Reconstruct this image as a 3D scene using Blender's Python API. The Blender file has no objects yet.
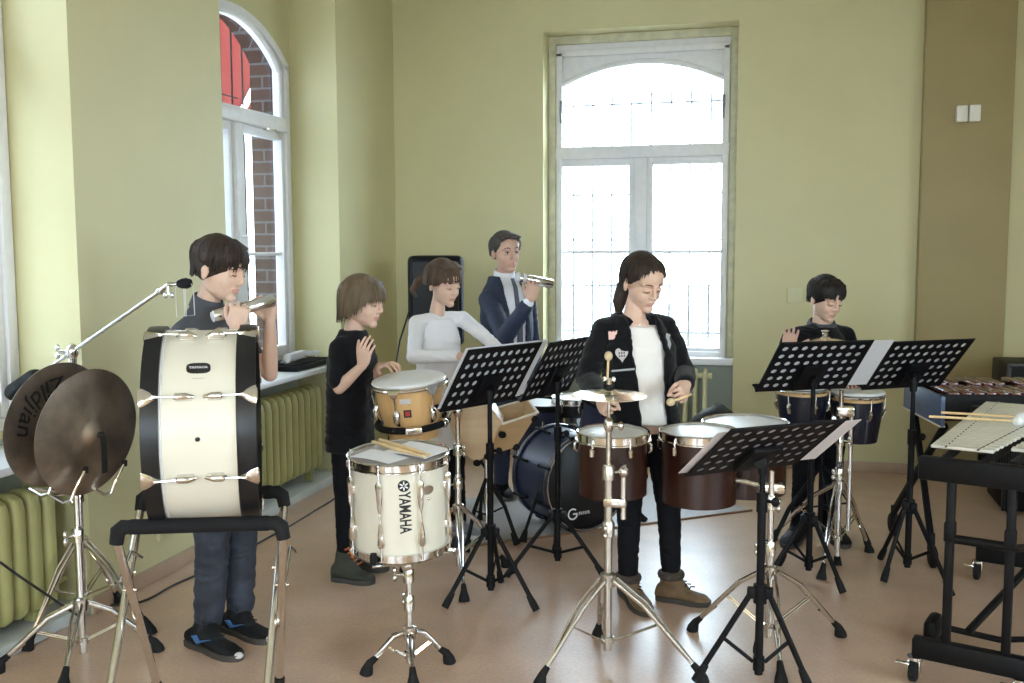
import bpy, bmesh, math, random
import numpy as np
from mathutils import Vector as V, Matrix, noise
random.seed(7)
PI = math.pi
S = bpy.context.scene
COL = S.collection

# ------------------------------------------------------------------ materials
def mat(name, col, rough=.5, metal=0., var=0., vscale=8., bump=0., bscale=60., col2=None, stretch=None, coat=0., sheen=0., sss=0., spec=.5, transl=0.):
    m = bpy.data.materials.new(name); m.use_nodes = True
    nt = m.node_tree; N = nt.nodes; Lk = nt.links
    b = N['Principled BSDF']
    b.inputs['Base Color'].default_value = (*col, 1); b.inputs['Roughness'].default_value = rough
    b.inputs['Metallic'].default_value = metal; b.inputs['Coat Weight'].default_value = coat
    b.inputs['Sheen Weight'].default_value = sheen; b.inputs['Specular IOR Level'].default_value = spec
    if sss:
        b.inputs['Subsurface Weight'].default_value = sss; b.inputs['Subsurface Radius'].default_value = (.012, .005, .003); b.inputs['Subsurface Scale'].default_value = .5
    tc = N.new('ShaderNodeTexCoord'); mp = N.new('ShaderNodeMapping'); Lk.new(tc.outputs['Object'], mp.inputs['Vector'])
    if stretch: mp.inputs['Scale'].default_value = stretch
    if var or col2:
        nz = N.new('ShaderNodeTexNoise'); nz.inputs['Scale'].default_value = vscale; nz.inputs['Detail'].default_value = 5
        Lk.new(mp.outputs['Vector'], nz.inputs['Vector'])
        cr = N.new('ShaderNodeValToRGB'); cr.color_ramp.elements[0].position = .35; cr.color_ramp.elements[1].position = .65
        c2 = col2 or tuple(min(1, c * (1 + var)) for c in col)
        c1 = col if col2 else tuple(c * (1 - var) for c in col)
        cr.color_ramp.elements[0].color = (*c1, 1); cr.color_ramp.elements[1].color = (*c2, 1)
        Lk.new(nz.outputs['Fac'], cr.inputs['Fac']); Lk.new(cr.outputs['Color'], b.inputs['Base Color'])
    if bump:
        n2 = N.new('ShaderNodeTexNoise'); n2.inputs['Scale'].default_value = bscale; n2.inputs['Detail'].default_value = 4
        Lk.new(mp.outputs['Vector'], n2.inputs['Vector'])
        bp = N.new('ShaderNodeBump'); bp.inputs['Strength'].default_value = bump; bp.inputs['Distance'].default_value = .01
        Lk.new(n2.outputs['Fac'], bp.inputs['Height']); Lk.new(bp.outputs['Normal'], b.inputs['Normal'])
    if transl:
        tl = N.new('ShaderNodeBsdfTranslucent'); tl.inputs[0].default_value = (*col, 1); mx = N.new('ShaderNodeMixShader'); mx.inputs[0].default_value = transl
        Lk.new(b.outputs[0], mx.inputs[1]); Lk.new(tl.outputs[0], mx.inputs[2]); Lk.new(mx.outputs[0], N['Material Output'].inputs['Surface'])
    return m

def brick_mat():
    m = bpy.data.materials.new('old_brick'); m.use_nodes = True
    nt = m.node_tree; N = nt.nodes; Lk = nt.links; b = N['Principled BSDF']; b.inputs['Roughness'].default_value = .95; b.inputs['Specular IOR Level'].default_value = .05
    tc = N.new('ShaderNodeTexCoord'); sx = N.new('ShaderNodeSeparateXYZ'); cx = N.new('ShaderNodeCombineXYZ'); ad = N.new('ShaderNodeMath'); ad.operation = 'ADD'
    Lk.new(tc.outputs['Object'], sx.inputs[0]); Lk.new(sx.outputs['X'], ad.inputs[0]); Lk.new(sx.outputs['Y'], ad.inputs[1])
    Lk.new(ad.outputs[0], cx.inputs['X']); Lk.new(sx.outputs['Z'], cx.inputs['Y'])
    br = N.new('ShaderNodeTexBrick'); Lk.new(cx.outputs[0], br.inputs['Vector'])
    br.inputs['Scale'].default_value = 1; br.inputs['Brick Width'].default_value = .25; br.inputs['Row Height'].default_value = .078; br.inputs['Mortar Size'].default_value = .007
    br.inputs['Color1'].default_value = (.055, .025, .018, 1); br.inputs['Color2'].default_value = (.085, .040, .032, 1); br.inputs['Mortar'].default_value = (.12, .11, .11, 1)
    Lk.new(br.outputs['Color'], b.inputs['Base Color'])
    return m

def glass_mat():
    m = bpy.data.materials.new('window_glass'); m.use_nodes = True
    nt = m.node_tree; N = nt.nodes; Lk = nt.links; N.remove(N['Principled BSDF'])
    t = N.new('ShaderNodeBsdfTransparent'); t.inputs[0].default_value = (.95, .97, .97, 1)
    g = N.new('ShaderNodeBsdfGlossy'); g.inputs['Roughness'].default_value = .02
    f = N.new('ShaderNodeLayerWeight'); f.inputs['Blend'].default_value = .5; pw = N.new('ShaderNodeMath'); pw.operation = 'POWER'; pw.inputs[1].default_value = 5; Lk.new(f.outputs['Facing'], pw.inputs[0]); mr = N.new('ShaderNodeMapRange'); mr.inputs['To Min'].default_value = .04; mr.inputs['To Max'].default_value = .9; Lk.new(pw.outputs[0], mr.inputs['Value'])
    mx = N.new('ShaderNodeMixShader'); Lk.new(mr.outputs[0], mx.inputs[0]); Lk.new(t.outputs[0], mx.inputs[1]); Lk.new(g.outputs[0], mx.inputs[2])
    tl = N.new('ShaderNodeBsdfTranslucent'); tl.inputs[0].default_value = (.9, .93, .97, 1); m2 = N.new('ShaderNodeMixShader'); m2.inputs[0].default_value = .006
    Lk.new(mx.outputs[0], m2.inputs[1]); Lk.new(tl.outputs[0], m2.inputs[2])
    Lk.new(m2.outputs[0], N['Material Output'].inputs['Surface'])
    return m

def floor_mat():
    m = mat('linoleum', (.54, .37, .265), .3, var=.07, vscale=5)
    nt = m.node_tree; N = nt.nodes; Lk = nt.links; b = N['Principled BSDF']
    tc = N.new('ShaderNodeTexCoord'); n = N.new('ShaderNodeTexNoise'); n.inputs['Scale'].default_value = 70; n.inputs['Detail'].default_value = 6
    Lk.new(tc.outputs['Object'], n.inputs['Vector'])
    cr = N.new('ShaderNodeMapRange'); cr.inputs['To Min'].default_value = .25; cr.inputs['To Max'].default_value = .37
    Lk.new(n.outputs['Fac'], cr.inputs['Value']); Lk.new(cr.outputs[0], b.inputs['Roughness'])
    # speckle over the base colour
    base = b.inputs['Base Color'].links[0].from_socket
    mx = N.new('ShaderNodeMixRGB'); mx.blend_type = 'MULTIPLY'; mx.inputs[0].default_value = .35
    cr2 = N.new('ShaderNodeValToRGB'); cr2.color_ramp.elements[0].position = .35; cr2.color_ramp.elements[0].color = (.6, .6, .6, 1); cr2.color_ramp.elements[1].position = .6; cr2.color_ramp.elements[1].color = (1, 1, 1, 1)
    Lk.new(n.outputs['Fac'], cr2.inputs[0]); Lk.new(base, mx.inputs[1]); Lk.new(cr2.outputs[0], mx.inputs[2]); Lk.new(mx.outputs[0], b.inputs['Base Color'])
    return m

MT = {}
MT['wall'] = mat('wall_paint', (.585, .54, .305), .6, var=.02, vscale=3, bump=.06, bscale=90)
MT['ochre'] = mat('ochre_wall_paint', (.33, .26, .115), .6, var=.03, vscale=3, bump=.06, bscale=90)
MT['ceil'] = mat('ceiling_paint', (.66, .66, .60), .9)
MT['floor'] = floor_mat()
MT['skirt'] = mat('lino_skirting', (.42, .29, .20), .4, var=.05)
MT['white'] = mat('white_window_paint', (.74, .73, .74), .4, var=.03, vscale=20)
MT['oldframe'] = mat('worn_window_paint', (.58, .56, .40), .55, var=.12, vscale=14)
MT['sill'] = mat('sill_white', (.74, .75, .78), .35)
MT['nichegrey'] = mat('niche_grey', (.34, .38, .34), .6)
MT['rad'] = mat('radiator_paint', (.35, .335, .135), .4, var=.05)
MT['radcream'] = mat('cream_radiator_paint', (.66, .63, .38), .4, var=.05)
MT['curb'] = mat('grey_step_paint', (.50, .52, .50), .5, var=.05)
MT['brick'] = brick_mat()
MT['glass'] = glass_mat()
MT['iron'] = mat('grey_iron_bar', (.20, .21, .23), .5)
MT['darkiron'] = mat('dark_iron_bar', (.022, .02, .02), .8, spec=.1)
MT['red'] = mat('red_cladding', (.070, .013, .011), .8, var=.05, spec=0.)
MT['extwhite'] = mat('white_render', (.85, .86, .88), .8)
MT['extgrey'] = mat('grey_render', (.40, .40, .42), .8)
MT['snow'] = mat('pale_ground', (.34, .34, .33), .9, var=.1, vscale=.5)
MT['twig'] = mat('grey_twigs', (.30, .27, .25), .9)
MT['rug'] = mat('grey_mat', (.37, .345, .335), .5, var=.05, vscale=40)
MT['trim'] = mat('brown_edge', (.22, .12, .06), .5)
MT['plastic'] = mat('white_plastic', (.74, .71, .62), .4)
MT['plate'] = mat('painted_plate', (.60, .58, .35), .45)
MT['chrome'] = mat('chrome', (.72, .70, .67), .13, 1., var=.05, vscale=30)
MT['chromed'] = mat('satin_chrome', (.60, .57, .52), .24, 1., var=.06, vscale=30)
MT['black'] = mat('black_enamel', (.006, .006, .007), .5, var=.2, vscale=30, spec=.16)
MT['rubber'] = mat('black_rubber', (.009, .009, .009), .75, spec=.25, bump=.1, bscale=200)
MT['foam'] = mat('black_foam', (.009, .009, .010), .8, spec=.2, bump=.15, bscale=300)
MT['cream'] = mat('cream_white_lacquer', (.66, .615, .51), .38, var=.02, vscale=6, spec=.4)
MT['blackgloss'] = mat('black_lacquer', (.009, .009, .010), .35, spec=.35)
MT['headgrey'] = mat('grey_drum_skin', (.40, .37, .35), .45, var=.1, vscale=10)
MT['head'] = mat('drum_skin', (.74, .74, .73), .4, var=.03, vscale=12)
MT['wood'] = mat('maple_lacquer', (.60, .36, .15), .32, col2=(.68, .43, .19), vscale=5, stretch=(6, 6, .8), coat=.2)
MT['ply'] = mat('birch_plywood', (.46, .30, .155), .45, col2=(.53, .36, .19), vscale=4, stretch=(1, 1, 7))
MT['plyedge'] = mat('pale_ply_edge', (.75, .68, .55), .5)
MT['mahog'] = mat('mahogany_lacquer', (.020, .005, .003), .3, col2=(.030, .007, .004), vscale=6, stretch=(5, 5, .7))
MT['navy'] = mat('navy_lacquer', (.003, .006, .019), .3, var=.1, coat=.2)
MT['kitblue'] = mat('blue_black_satin', (.018, .022, .055), .36, var=.1, vscale=8)
MT['bronze'] = mat('aged_bronze', (.27, .215, .17), .38, .85, var=.28, vscale=9)
MT['brass'] = mat('bright_cymbal_bronze', (.84, .74, .56), .24, 1., var=.12, vscale=20)
MT['leather'] = mat('black_leather', (.015, .014, .013), .5)
MT['paper'] = mat('paper', (.80, .79, .80), .7, transl=.4)
MT['paperpink'] = mat('warm_paper', (.77, .71, .69), .7, transl=.4)
MT['whitepaper'] = mat('white_paper', (.84, .84, .86), .7)
MT['stick'] = mat('hickory', (.72, .52, .27), .45, var=.08, vscale=20)
MT['ink'] = mat('black_ink', (.01, .01, .01), .5)
MT['whiteink'] = mat('white_print', (.8, .8, .8), .5)
MT['redink'] = mat('red_label', (.45, .03, .03), .5)
MT['silver'] = mat('vibraphone_silver', (.74, .72, .64), .38, .25, var=.04)
MT['rosewood'] = mat('rosewood_bar', (.13, .035, .025), .2, var=.2, vscale=20, spec=.8)
MT['bluepanel'] = mat('blue_end_panel', (.085, .13, .24), .4, var=.05)
MT['yarn'] = mat('white_yarn', (.8, .8, .78), .9, bump=.4, bscale=300)
MT['mallet'] = mat('tan_mallet_felt', (.62, .50, .30), .8, bump=.2, bscale=200)
MT['cable'] = mat('black_cable', (.012, .011, .011), .6)
MT['bag'] = mat('black_nylon', (.013, .013, .016), .6, bump=.3, bscale=60)
MT['shaker'] = mat('silver_shaker', (.80, .80, .80), .14, 1.)
MT['grille'] = mat('speaker_grille', (.012, .012, .013), .55, bump=.5, bscale=500)

# ------------------------------------------------------------------ mesh builder
class MB:
    def __init__(s): s.v = []; s.f = []; s.m = []; s.cur = 0
    def add(s, vs, fs, M=None):
        b = len(s.v)
        if M is not None: vs = [M @ V(p) for p in vs]
        s.v += [tuple(p) for p in vs]; s.f += [tuple(b + i for i in f) for f in fs]; s.m += [s.cur] * len(fs)
    def box(s, c, size, M=None, bev=0., seg=2):
        bm = bmesh.new(); bmesh.ops.create_cube(bm, size=1)
        for v in bm.verts: v.co = V((v.co.x * size[0], v.co.y * size[1], v.co.z * size[2]))
        if bev: bmesh.ops.bevel(bm, geom=bm.edges[:], offset=bev, segments=seg, affect='EDGES', profile=.5)
        for v in bm.verts: v.co += V(c)
        bm.verts.index_update()
        s.add([v.co.copy() for v in bm.verts], [[v.index for v in f.verts] for f in bm.faces], M); bm.free()
    def span(s, a, b, M=None, bev=0.):
        s.box([(a[i] + b[i]) / 2 for i in range(3)], [abs(b[i] - a[i]) for i in range(3)], M, bev)
    def tube(s, pts, r, n=10, caps=True, closed=False, M=None, flat=None):
        P = [V(p) for p in pts]; k = len(P); R = r if isinstance(r, (list, tuple)) else [r] * k
        t0 = (P[1] - P[0]).normalized(); up = V((0, 0, 1)) if abs(t0.z) < .9 else V((1, 0, 0))
        nx = t0.cross(up).normalized(); vs = []
        for i in range(k):
            if closed: t = (P[(i + 1) % k] - P[i - 1]).normalized()
            elif i == 0: t = (P[1] - P[0]).normalized()
            elif i == k - 1: t = (P[-1] - P[-2]).normalized()
            else: t = ((P[i + 1] - P[i]).normalized() + (P[i] - P[i - 1]).normalized()).normalized()
            nx = (nx - t * nx.dot(t)); nx = nx.normalized() if nx.length > 1e-6 else t.orthogonal().normalized()
            ny = t.cross(nx); fl = flat or 1
            for j in range(n):
                a = 2 * PI * j / n; vs.append(P[i] + nx * math.cos(a) * R[i] + ny * math.sin(a) * R[i] * fl)
        fs = []
        for i in range(k if closed else k - 1):
            i2 = (i + 1) % k
            for j in range(n): fs.append((i * n + j, i * n + (j + 1) % n, i2 * n + (j + 1) % n, i2 * n + j))
        if caps and not closed: fs += [tuple(range(n))[::-1], tuple((k - 1) * n + j for j in range(n))]
        s.add(vs, fs, M)
    def rod(s, a, b, r, n=10, M=None): s.tube([a, b], r, n, True, False, M)
    def lathe(s, prof, n=40, M=None, close=False):
        vs = []; fs = []; k = len(prof)
        for r, z in prof:
            for j in range(n):
                a = 2 * PI * j / n; vs.append((r * math.cos(a), r * math.sin(a), z))
        for i in range(k if close else k - 1):
            i2 = (i + 1) % k
            for j in range(n): fs.append((i * n + j, i * n + (j + 1) % n, i2 * n + (j + 1) % n, i2 * n + j))
        if not close:
            if prof[0][0] > 1e-5: fs.append(tuple(range(n))[::-1])
            if prof[-1][0] > 1e-5: fs.append(tuple((k - 1) * n + j for j in range(n)))
        s.add(vs, fs, M)
    def ball(s, c, r, M=None, n=16, k=10):
        r = r if isinstance(r, (tuple, list)) else (r, r, r); vs = []; fs = []
        for i in range(k + 1):
            th = PI * i / k
            for j in range(n):
                a = 2 * PI * j / n
                vs.append((c[0] + r[0] * math.sin(th) * math.cos(a), c[1] + r[1] * math.sin(th) * math.sin(a), c[2] - r[2] * math.cos(th)))
        for i in range(k):
            for j in range(n): fs.append((i * n + j, i * n + (j + 1) % n, (i + 1) * n + (j + 1) % n, (i + 1) * n + j))
        s.add(vs, fs, M)
    def ring(s, R, r, z=0., n=40, k=8, M=None, h=None):
        h = h or r
        s.lathe([(R + r * math.cos(2 * PI * i / k), z + h * math.sin(2 * PI * i / k)) for i in range(k)], n, M, True)
    def poly(s, pts, z0, z1, M=None):
        n = len(pts); vs = [(p[0], p[1], z0) for p in pts] + [(p[0], p[1], z1) for p in pts]
        s.add(vs, [tuple(range(n))[::-1], tuple(range(n, 2 * n))] + [(i, (i + 1) % n, n + (i + 1) % n, n + i) for i in range(n)], M)
    def loft(s, rings, M=None, caps=True):
        n = len(rings[0]); vs = [p for r in rings for p in r]; fs = []
        for i in range(len(rings) - 1):
            for j in range(n): fs.append((i * n + j, i * n + (j + 1) % n, (i + 1) * n + (j + 1) % n, (i + 1) * n + j))
        if caps: fs += [tuple(range(n))[::-1], tuple((len(rings) - 1) * n + j for j in range(n))]
        s.add(vs, fs, M)
    def build(s, name, mats, parent=None, world=True, ang=40, kind=None):
        me = bpy.data.meshes.new(name)
        vs = s.v
        if parent is not None and world:
            off = V((0, 0, 0)); p = parent
            while p: off = off + p.location; p = p.parent
            vs = [(x - off.x, y - off.y, z - off.z) for x, y, z in vs]
        me.from_pydata(vs, [], s.f); 
        for m in (mats if isinstance(mats, (list, tuple)) else [mats]): me.materials.append(MT[m] if isinstance(m, str) else m)
        if any(s.m): me.polygons.foreach_set('material_index', s.m)
        bm = bmesh.new(); bm.from_mesh(me); bmesh.ops.recalc_face_normals(bm, faces=bm.faces); bm.to_mesh(me); bm.free()
        me.polygons.foreach_set('use_smooth', [True] * len(me.polygons)); me.set_sharp_from_angle(angle=math.radians(ang)); me.update()
        o = bpy.data.objects.new(name, me); COL.objects.link(o)
        if parent is not None: o.parent = parent
        if kind: o['kind'] = kind
        return o

def thing(name, label, cat, loc=(0, 0, 0), group=None, kind=None):
    o = bpy.data.objects.new(name, None); COL.objects.link(o); o.location = loc; o.empty_display_size = .1
    if label: o['label'] = label
    if cat: o['category'] = cat
    if group: o['group'] = group
    if kind: o['kind'] = kind
    return o
def tag(o, label, cat, group=None):
    o['label'] = label; o['category'] = cat
    if group: o['group'] = group
    return o
def frame(o, z, x=None):
    """matrix with origin o, local z along z, local x near x"""
    z = V(z).normalized(); x = V(x) if x is not None else (V((1, 0, 0)) if abs(z.x) < .9 else V((0, 1, 0)))
    y = z.cross(x).normalized(); x = y.cross(z).normalized()
    M = Matrix((x, y, z)).transposed().to_4x4(); M.translation = V(o); return M
def lerp(a, b, t): return tuple(a[i] + (b[i] - a[i]) * t for i in range(3))
def text_mesh(body, size, extrude=.0006, align='CENTER', shear=0., bold=0.):
    c = bpy.data.curves.new('lettering', 'FONT'); c.body = body; c.size = size; c.extrude = extrude; c.align_x = align; c.align_y = 'CENTER'; c.shear = shear; c.resolution_u = 3; c.offset = bold * size
    o = bpy.data.objects.new('lettering', c); COL.objects.link(o)
    dg = bpy.context.evaluated_depsgraph_get(); me = o.evaluated_get(dg).to_mesh()
    vs = [v.co.copy() for v in me.vertices]; fs = [tuple(p.vertices) for p in me.polygons]
    o.evaluated_get(dg).to_mesh_clear(); bpy.data.objects.remove(o); bpy.data.curves.remove(c)
    return vs, fs

# ------------------------------------------------------------------ the room
XL, YB, ZC = -2.77, 7.15, 3.37
XN = -3.10            # plane of the left windows
def arch_panel(mb, u0, u1, v0, v1, a0, a1, b0, spring, apex, d0, d1, mp, n=16):
    """slab u0..u1 x v0..v1 with an arched opening a0..a1, b0..apex ; mp maps (u,v,d) to the world"""
    def blk(p, q): 
        c = [mp(u, v, d) for d in (d0, d1) for (u, v) in ((p[0], p[1]), (q[0], p[1]), (q[0], q[1]), (p[0], q[1]))]
        mb.add(c, [(0, 1, 2, 3), (7, 6, 5, 4), (0, 4, 5, 1), (1, 5, 6, 2), (2, 6, 7, 3), (3, 7, 4, 0)])
    if a0 > u0: blk((u0, v0), (a0, v1))
    if u1 > a1: blk((a1, v0), (u1, v1))
    if b0 > v0: blk((a0, v0), (a1, b0))
    h = apex - spring; w = (a1 - a0) / 2; R = (w * w + h * h) / (2 * h); uc = (a0 + a1) / 2
    us = [a0 + (a1 - a0) * i / n for i in range(n + 1)]
    vv = [apex - R + math.sqrt(max(0, R * R - (u - uc) ** 2)) for u in us]
    for i in range(n):
        c = [mp(u, v, d) for d in (d0, d1) for (u, v) in ((us[i], vv[i]), (us[i + 1], vv[i + 1]), (us[i + 1], v1), (us[i], v1))]
        mb.add(c, [(0, 1, 2, 3), (7, 6, 5, 4), (0, 4, 5, 1), (2, 6, 7, 3)])
mpL = lambda u, v, d: (-d, u, v)          # left wall: u = y, d = distance to the left
mpB = lambda u, v, d: (u, d, v)           # back wall: u = x, d = y

m = MB(); m.span((-3.6, -3.2, -.1), (4.7, 7.7, 0)); m.build('floor', 'floor', kind='structure')
m = MB(); m.span((-3.6, -3.2, ZC), (4.7, 7.7, ZC + .15)); m.build('ceiling', 'ceil', kind='structure')
m = MB()
WINS = [(4.71, 6.13, 4.73, 6.06), (2.10, 3.545, 2.20, 3.54), (-.60, .85, -.54, .79)]
ys = [-3.2, -.60, .85, 2.10, 3.545, 4.71, 6.13, 7.15]
for a, b in ((-3.2, -.60), (.85, 2.10), (3.545, 4.71), (6.13, 7.15)): m.span((-3.29, a, 0), (XL, b, ZC))
for n0, n1, w0, w1 in WINS: arch_panel(m, n0, n1, 0, ZC, w0, w1, .80, 2.72, 2.975, -XN, 3.150, mpL)
m.build('wall_left', 'wall', kind='structure')
m = MB()
for n0, n1, w0, w1 in WINS: arch_panel(m, n0 - .1, n1 + .1, 0, 3.5, w0 + .05, w1 - .097, .84, 2.735, 2.985, 3.152, 3.30, mpL)
m.build('wall_left_brick_leaf', 'brick', kind='structure')
# back wall with the window niche
N0, N1, NT = -1.625, -.258, 3.08
m = MB()
m.span((XL - .1, YB, 0), (N0, YB + .45, ZC)); m.span((N1, YB, 0), (4.7, YB + .45, ZC)); m.span((N0, YB, NT), (N1, YB + .45, ZC))
m.span((N0, YB + .17, 0), (N1, YB + .45, .70))
m.build('wall_back', 'wall', kind='structure')
m = MB(); m.span((N0, YB + .16, 0), (N1, YB + .17, .70)); m.build('wall_back_niche_panel', 'nichegrey', kind='structure')
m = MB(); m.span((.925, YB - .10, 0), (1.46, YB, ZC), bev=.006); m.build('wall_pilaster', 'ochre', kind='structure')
m = MB(); RW = [(-1.9, -.3), (.7, 2.3)]; u = -3.2  # right wall openings are added, out of view, to light the left piers
for a, b in RW:
    m.span((4.5, u, 0), (4.7, a, ZC)); m.span((4.5, a, 0), (4.7, b, .8)); m.span((4.5, a, 2.9), (4.7, b, ZC)); u = b
m.span((4.5, u, 0), (4.7, 7.6, ZC)); m.build('wall_right', 'wall', kind='structure')
# wall behind the camera, two windows of its own
m = MB()
FW = [(-2.4, -.8), (-.2, 1.4)]
u = -3.5
for a, b in FW:
    m.span((u, -3.2, 0), (a, -3.0, ZC)); m.span((a, -3.2, 0), (b, -3.0, .8)); m.span((a, -3.2, 2.9), (b, -3.0, ZC)); u = b
m.span((u, -3.2, 0), (4.7, -3.0, ZC)); m.build('wall_front', 'wall', kind='structure')
# skirtings
m = MB()
m.span((N1, YB - .012, 0), (.925, YB, .075), bev=.004); m.span((1.46, YB - .012, 0), (4.5, YB, .075), bev=.004); m.span((.915, YB - .112, 0), (1.47, YB - .10, .075), bev=.004); m.span((.913, YB - .112, 0), (.925, YB, .075), bev=.003)
m.span((XL, YB - .012, 0), (N0, YB, .075), bev=.004); m.build('baseboard_back', 'skirt', kind='structure')
m = MB()
for a, b in ((-3.0, -.60), (.85, 2.10), (3.545, 4.71), (6.13, 7.14)): m.span((XL, a, 0), (XL + .014, b, .075), bev=.005)
m.build('baseboard_left', 'skirt', kind='structure')
# low painted step inside the radiator niches
m = MB()
for n0, n1, w0, w1 in WINS: m.span((XN, n0, 0), (XL - .005, n1, .055), bev=.008)
m.build('trim_1', 'curb', kind='structure')
# grey sheets under the sills, darker than the wall
m = MB()
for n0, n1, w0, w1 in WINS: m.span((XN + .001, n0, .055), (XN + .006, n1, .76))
m.build('trim_2', 'nichegrey', kind='structure')

def arch_band(mb, uc, w, spring, apex, th, d0, d1, mp, n=20):
    h = apex - spring; R = (w * w + h * h) / (2 * h); cz = apex - R; a0 = math.asin(min(1, w / R)); rings = []
    for i in range(n + 1):
        a = -a0 + 2 * a0 * i / n; q = []
        for rr, dd in ((R, d0), (R - th, d0), (R - th, d1), (R, d1)): q.append(mp(uc + rr * math.sin(a), cz + rr * math.cos(a), dd))
        rings.append(q)
    mb.loft(rings)
def window(idx, u0, u1, v0, v1, plane, mp, sgn, spring, apex, trans, sillspan, kindmat='white', outer=True, midbar=True):
    """frame > casing, sashes, fanlight, panes. depth grows outward = sgn"""
    w = thing('window_%d' % idx, None, None, (0, 0, 0), kind='structure')
    if not outer: u0, u1 = u0 + .003, u1 - .003
    d = lambda k: plane + sgn * k
    def bar(mb, a, b, da, db, bev=.004):
        p = mp(a[0], a[1], d(da)); q = mp(b[0], b[1], d(db)); lo = [min(p[i], q[i]) for i in range(3)]; hi = [max(p[i], q[i]) for i in range(3)]; mb.span(lo, hi, bev=bev)
    fo = MB(); t = .055; vj = v1 if outer else spring + .04
    bar(fo, (u0, v0), (u0 + t, vj), -.03, .049); bar(fo, (u1 - t, v0), (u1, vj), -.03, .049); bar(fo, (u0 + t, v0), (u1 - t, v0 + .05), -.03, .049)
    um = (u0 + u1) / 2; i0, i1 = u0 + t, u1 - t
    if outer: bar(fo, (u0 + t, v1 - .06), (u1 - t, v1), -.03, .10)
    else: arch_band(fo, um, (u1 - u0) / 2, spring + .045, apex + .040, .05, d(-.03), d(.049), mp)
    fo.build('window_frame', kindmat, w)
    tr = MB(); bar(tr, (i0, trans - .045), (i1, trans + .045), -.05, .08, .012); bar(tr, (um - .045, v0 + .05), (um + .045, trans - .045), -.04, .08, .010)
    tr.build('transom_and_mullion', 'white', w)
    # fanlight with an arched opening
    fl = MB()
    if outer: arch_panel(fl, i0, i1, trans + .045, v1 - .06, i0 + .035, i1 - .035, trans + .05, spring, apex, d(0.0), d(.05), mp)
    else:
        bar(fl, (i0, trans + .045), (i0 + .035, spring + .03), 0, .045); bar(fl, (i1 - .035, trans + .045), (i1, spring + .03), 0, .045); arch_band(fl, um, (i1 - i0) / 2, spring + .02, apex + .012, .030, d(0), d(.045), mp)
    # arch moulding
    h = apex - spring; ww = (i1 - i0 - .07) / 2; R = (ww * ww + h * h) / (2 * h)
    pts = []
    for k in range(25):
        uu = um - ww + 2 * ww * k / 24; pts.append(mp(uu, apex - R + math.sqrt(max(0, R * R - (uu - um) ** 2)) - .008, d(-.005)))
    pts = [mp(um - ww, trans + .05, d(-.005))] + pts + [mp(um + ww, trans + .05, d(-.005))]
    fl.tube(pts, .02, 8); fl.build('fanlight_sash', 'white', w)
    for a, b in ((i0, um - .045), (um + .045, i1)):
        sa = MB(); q = .042; lo, hi = v0 + .05, trans - .045
        bar(sa, (a, lo), (a + q, hi), -.015, .048); bar(sa, (b - q, lo), (b, hi), -.015, .048); bar(sa, (a + q, lo), (b - q, lo + .065), -.015, .05); bar(sa, (a + q, hi - .05), (b - q, hi), -.015, .05)
        if midbar: bar(sa, (a + q, 1.500), (b - q, 1.522), .0, .04)
        so = sa.build('casement_sash', 'white', w)
        g = MB(); bar(g, (a + .02, lo + .02), (b - .02, hi - .02), .026, .030, 0); g.build('pane', 'glass', so)
    g = MB(); hh = apex - .0; n = 14
    ring = [(um - ww + .004, trans + .05)] + [(um - ww + 2 * ww * k / n, apex - R + math.sqrt(max(0, R * R - (2 * ww * k / n - ww) ** 2)) - .002) for k in range(n + 1)] + [(um + ww - .004, trans + .05)]
    vs = [mp(a, b, d(.025)) for a, b in ring]; g.add(vs, [tuple(range(len(vs)))]); g.build('fanlight_pane', 'glass', w)
    if sillspan:
        s0, s1, z0, z1, dd = sillspan
        sl = MB(); p = mp(s0, z0, dd); q = mp(s1, z1, d(0)); sl.span([min(p[i], q[i]) for i in range(3)], [max(p[i], q[i]) for i in range(3)], bev=.008); sl.build('window_sill', 'sill', w)
    return w
def mpLd(u, v, d): return (d, u, v)
w1 = window(1, 4.73, 6.06, .80, 3.05, XN, mpLd, -1, 2.68, 2.93, 2.335, (4.71, 6.13, .757, .79, XL + .012), outer=False)
h = MB(); h.tube([(XN + .055, 5.37, 1.62), (XN + .085, 5.37, 1.62), (XN + .085, 5.37, 1.50), (XN + .09, 5.375, 1.46)], .009, 8); h.box((XN + .03, 5.37, 1.62), (.03, .02, .10), bev=.006); h.build('window_handle', 'white', w1)
h = MB(); h.box((XN + .03, 5.78, 2.29), (.03, .12, .02), bev=.004); h.build('transom_latch', 'chromed', w1)
w0 = window(3, 2.20, 3.54, .80, 3.05, XN, mpLd, -1, 2.68, 2.93, 2.335, (2.10, 3.545, .70, .735, XL + .012), outer=False)
w4 = window(4, -.54, .79, .80, 3.05, XN, mpLd, -1, 2.68, 2.93, 2.335, (-.60, .85, .757, .79, XL + .012), outer=False)
w2 = window(2, N0, N1, .70, NT, YB + .21, mpB, 1, 2.735, 2.885, 2.235, (N0 + .002, N1 - .002, .705, .755, YB + .05), 'oldframe')
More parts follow.
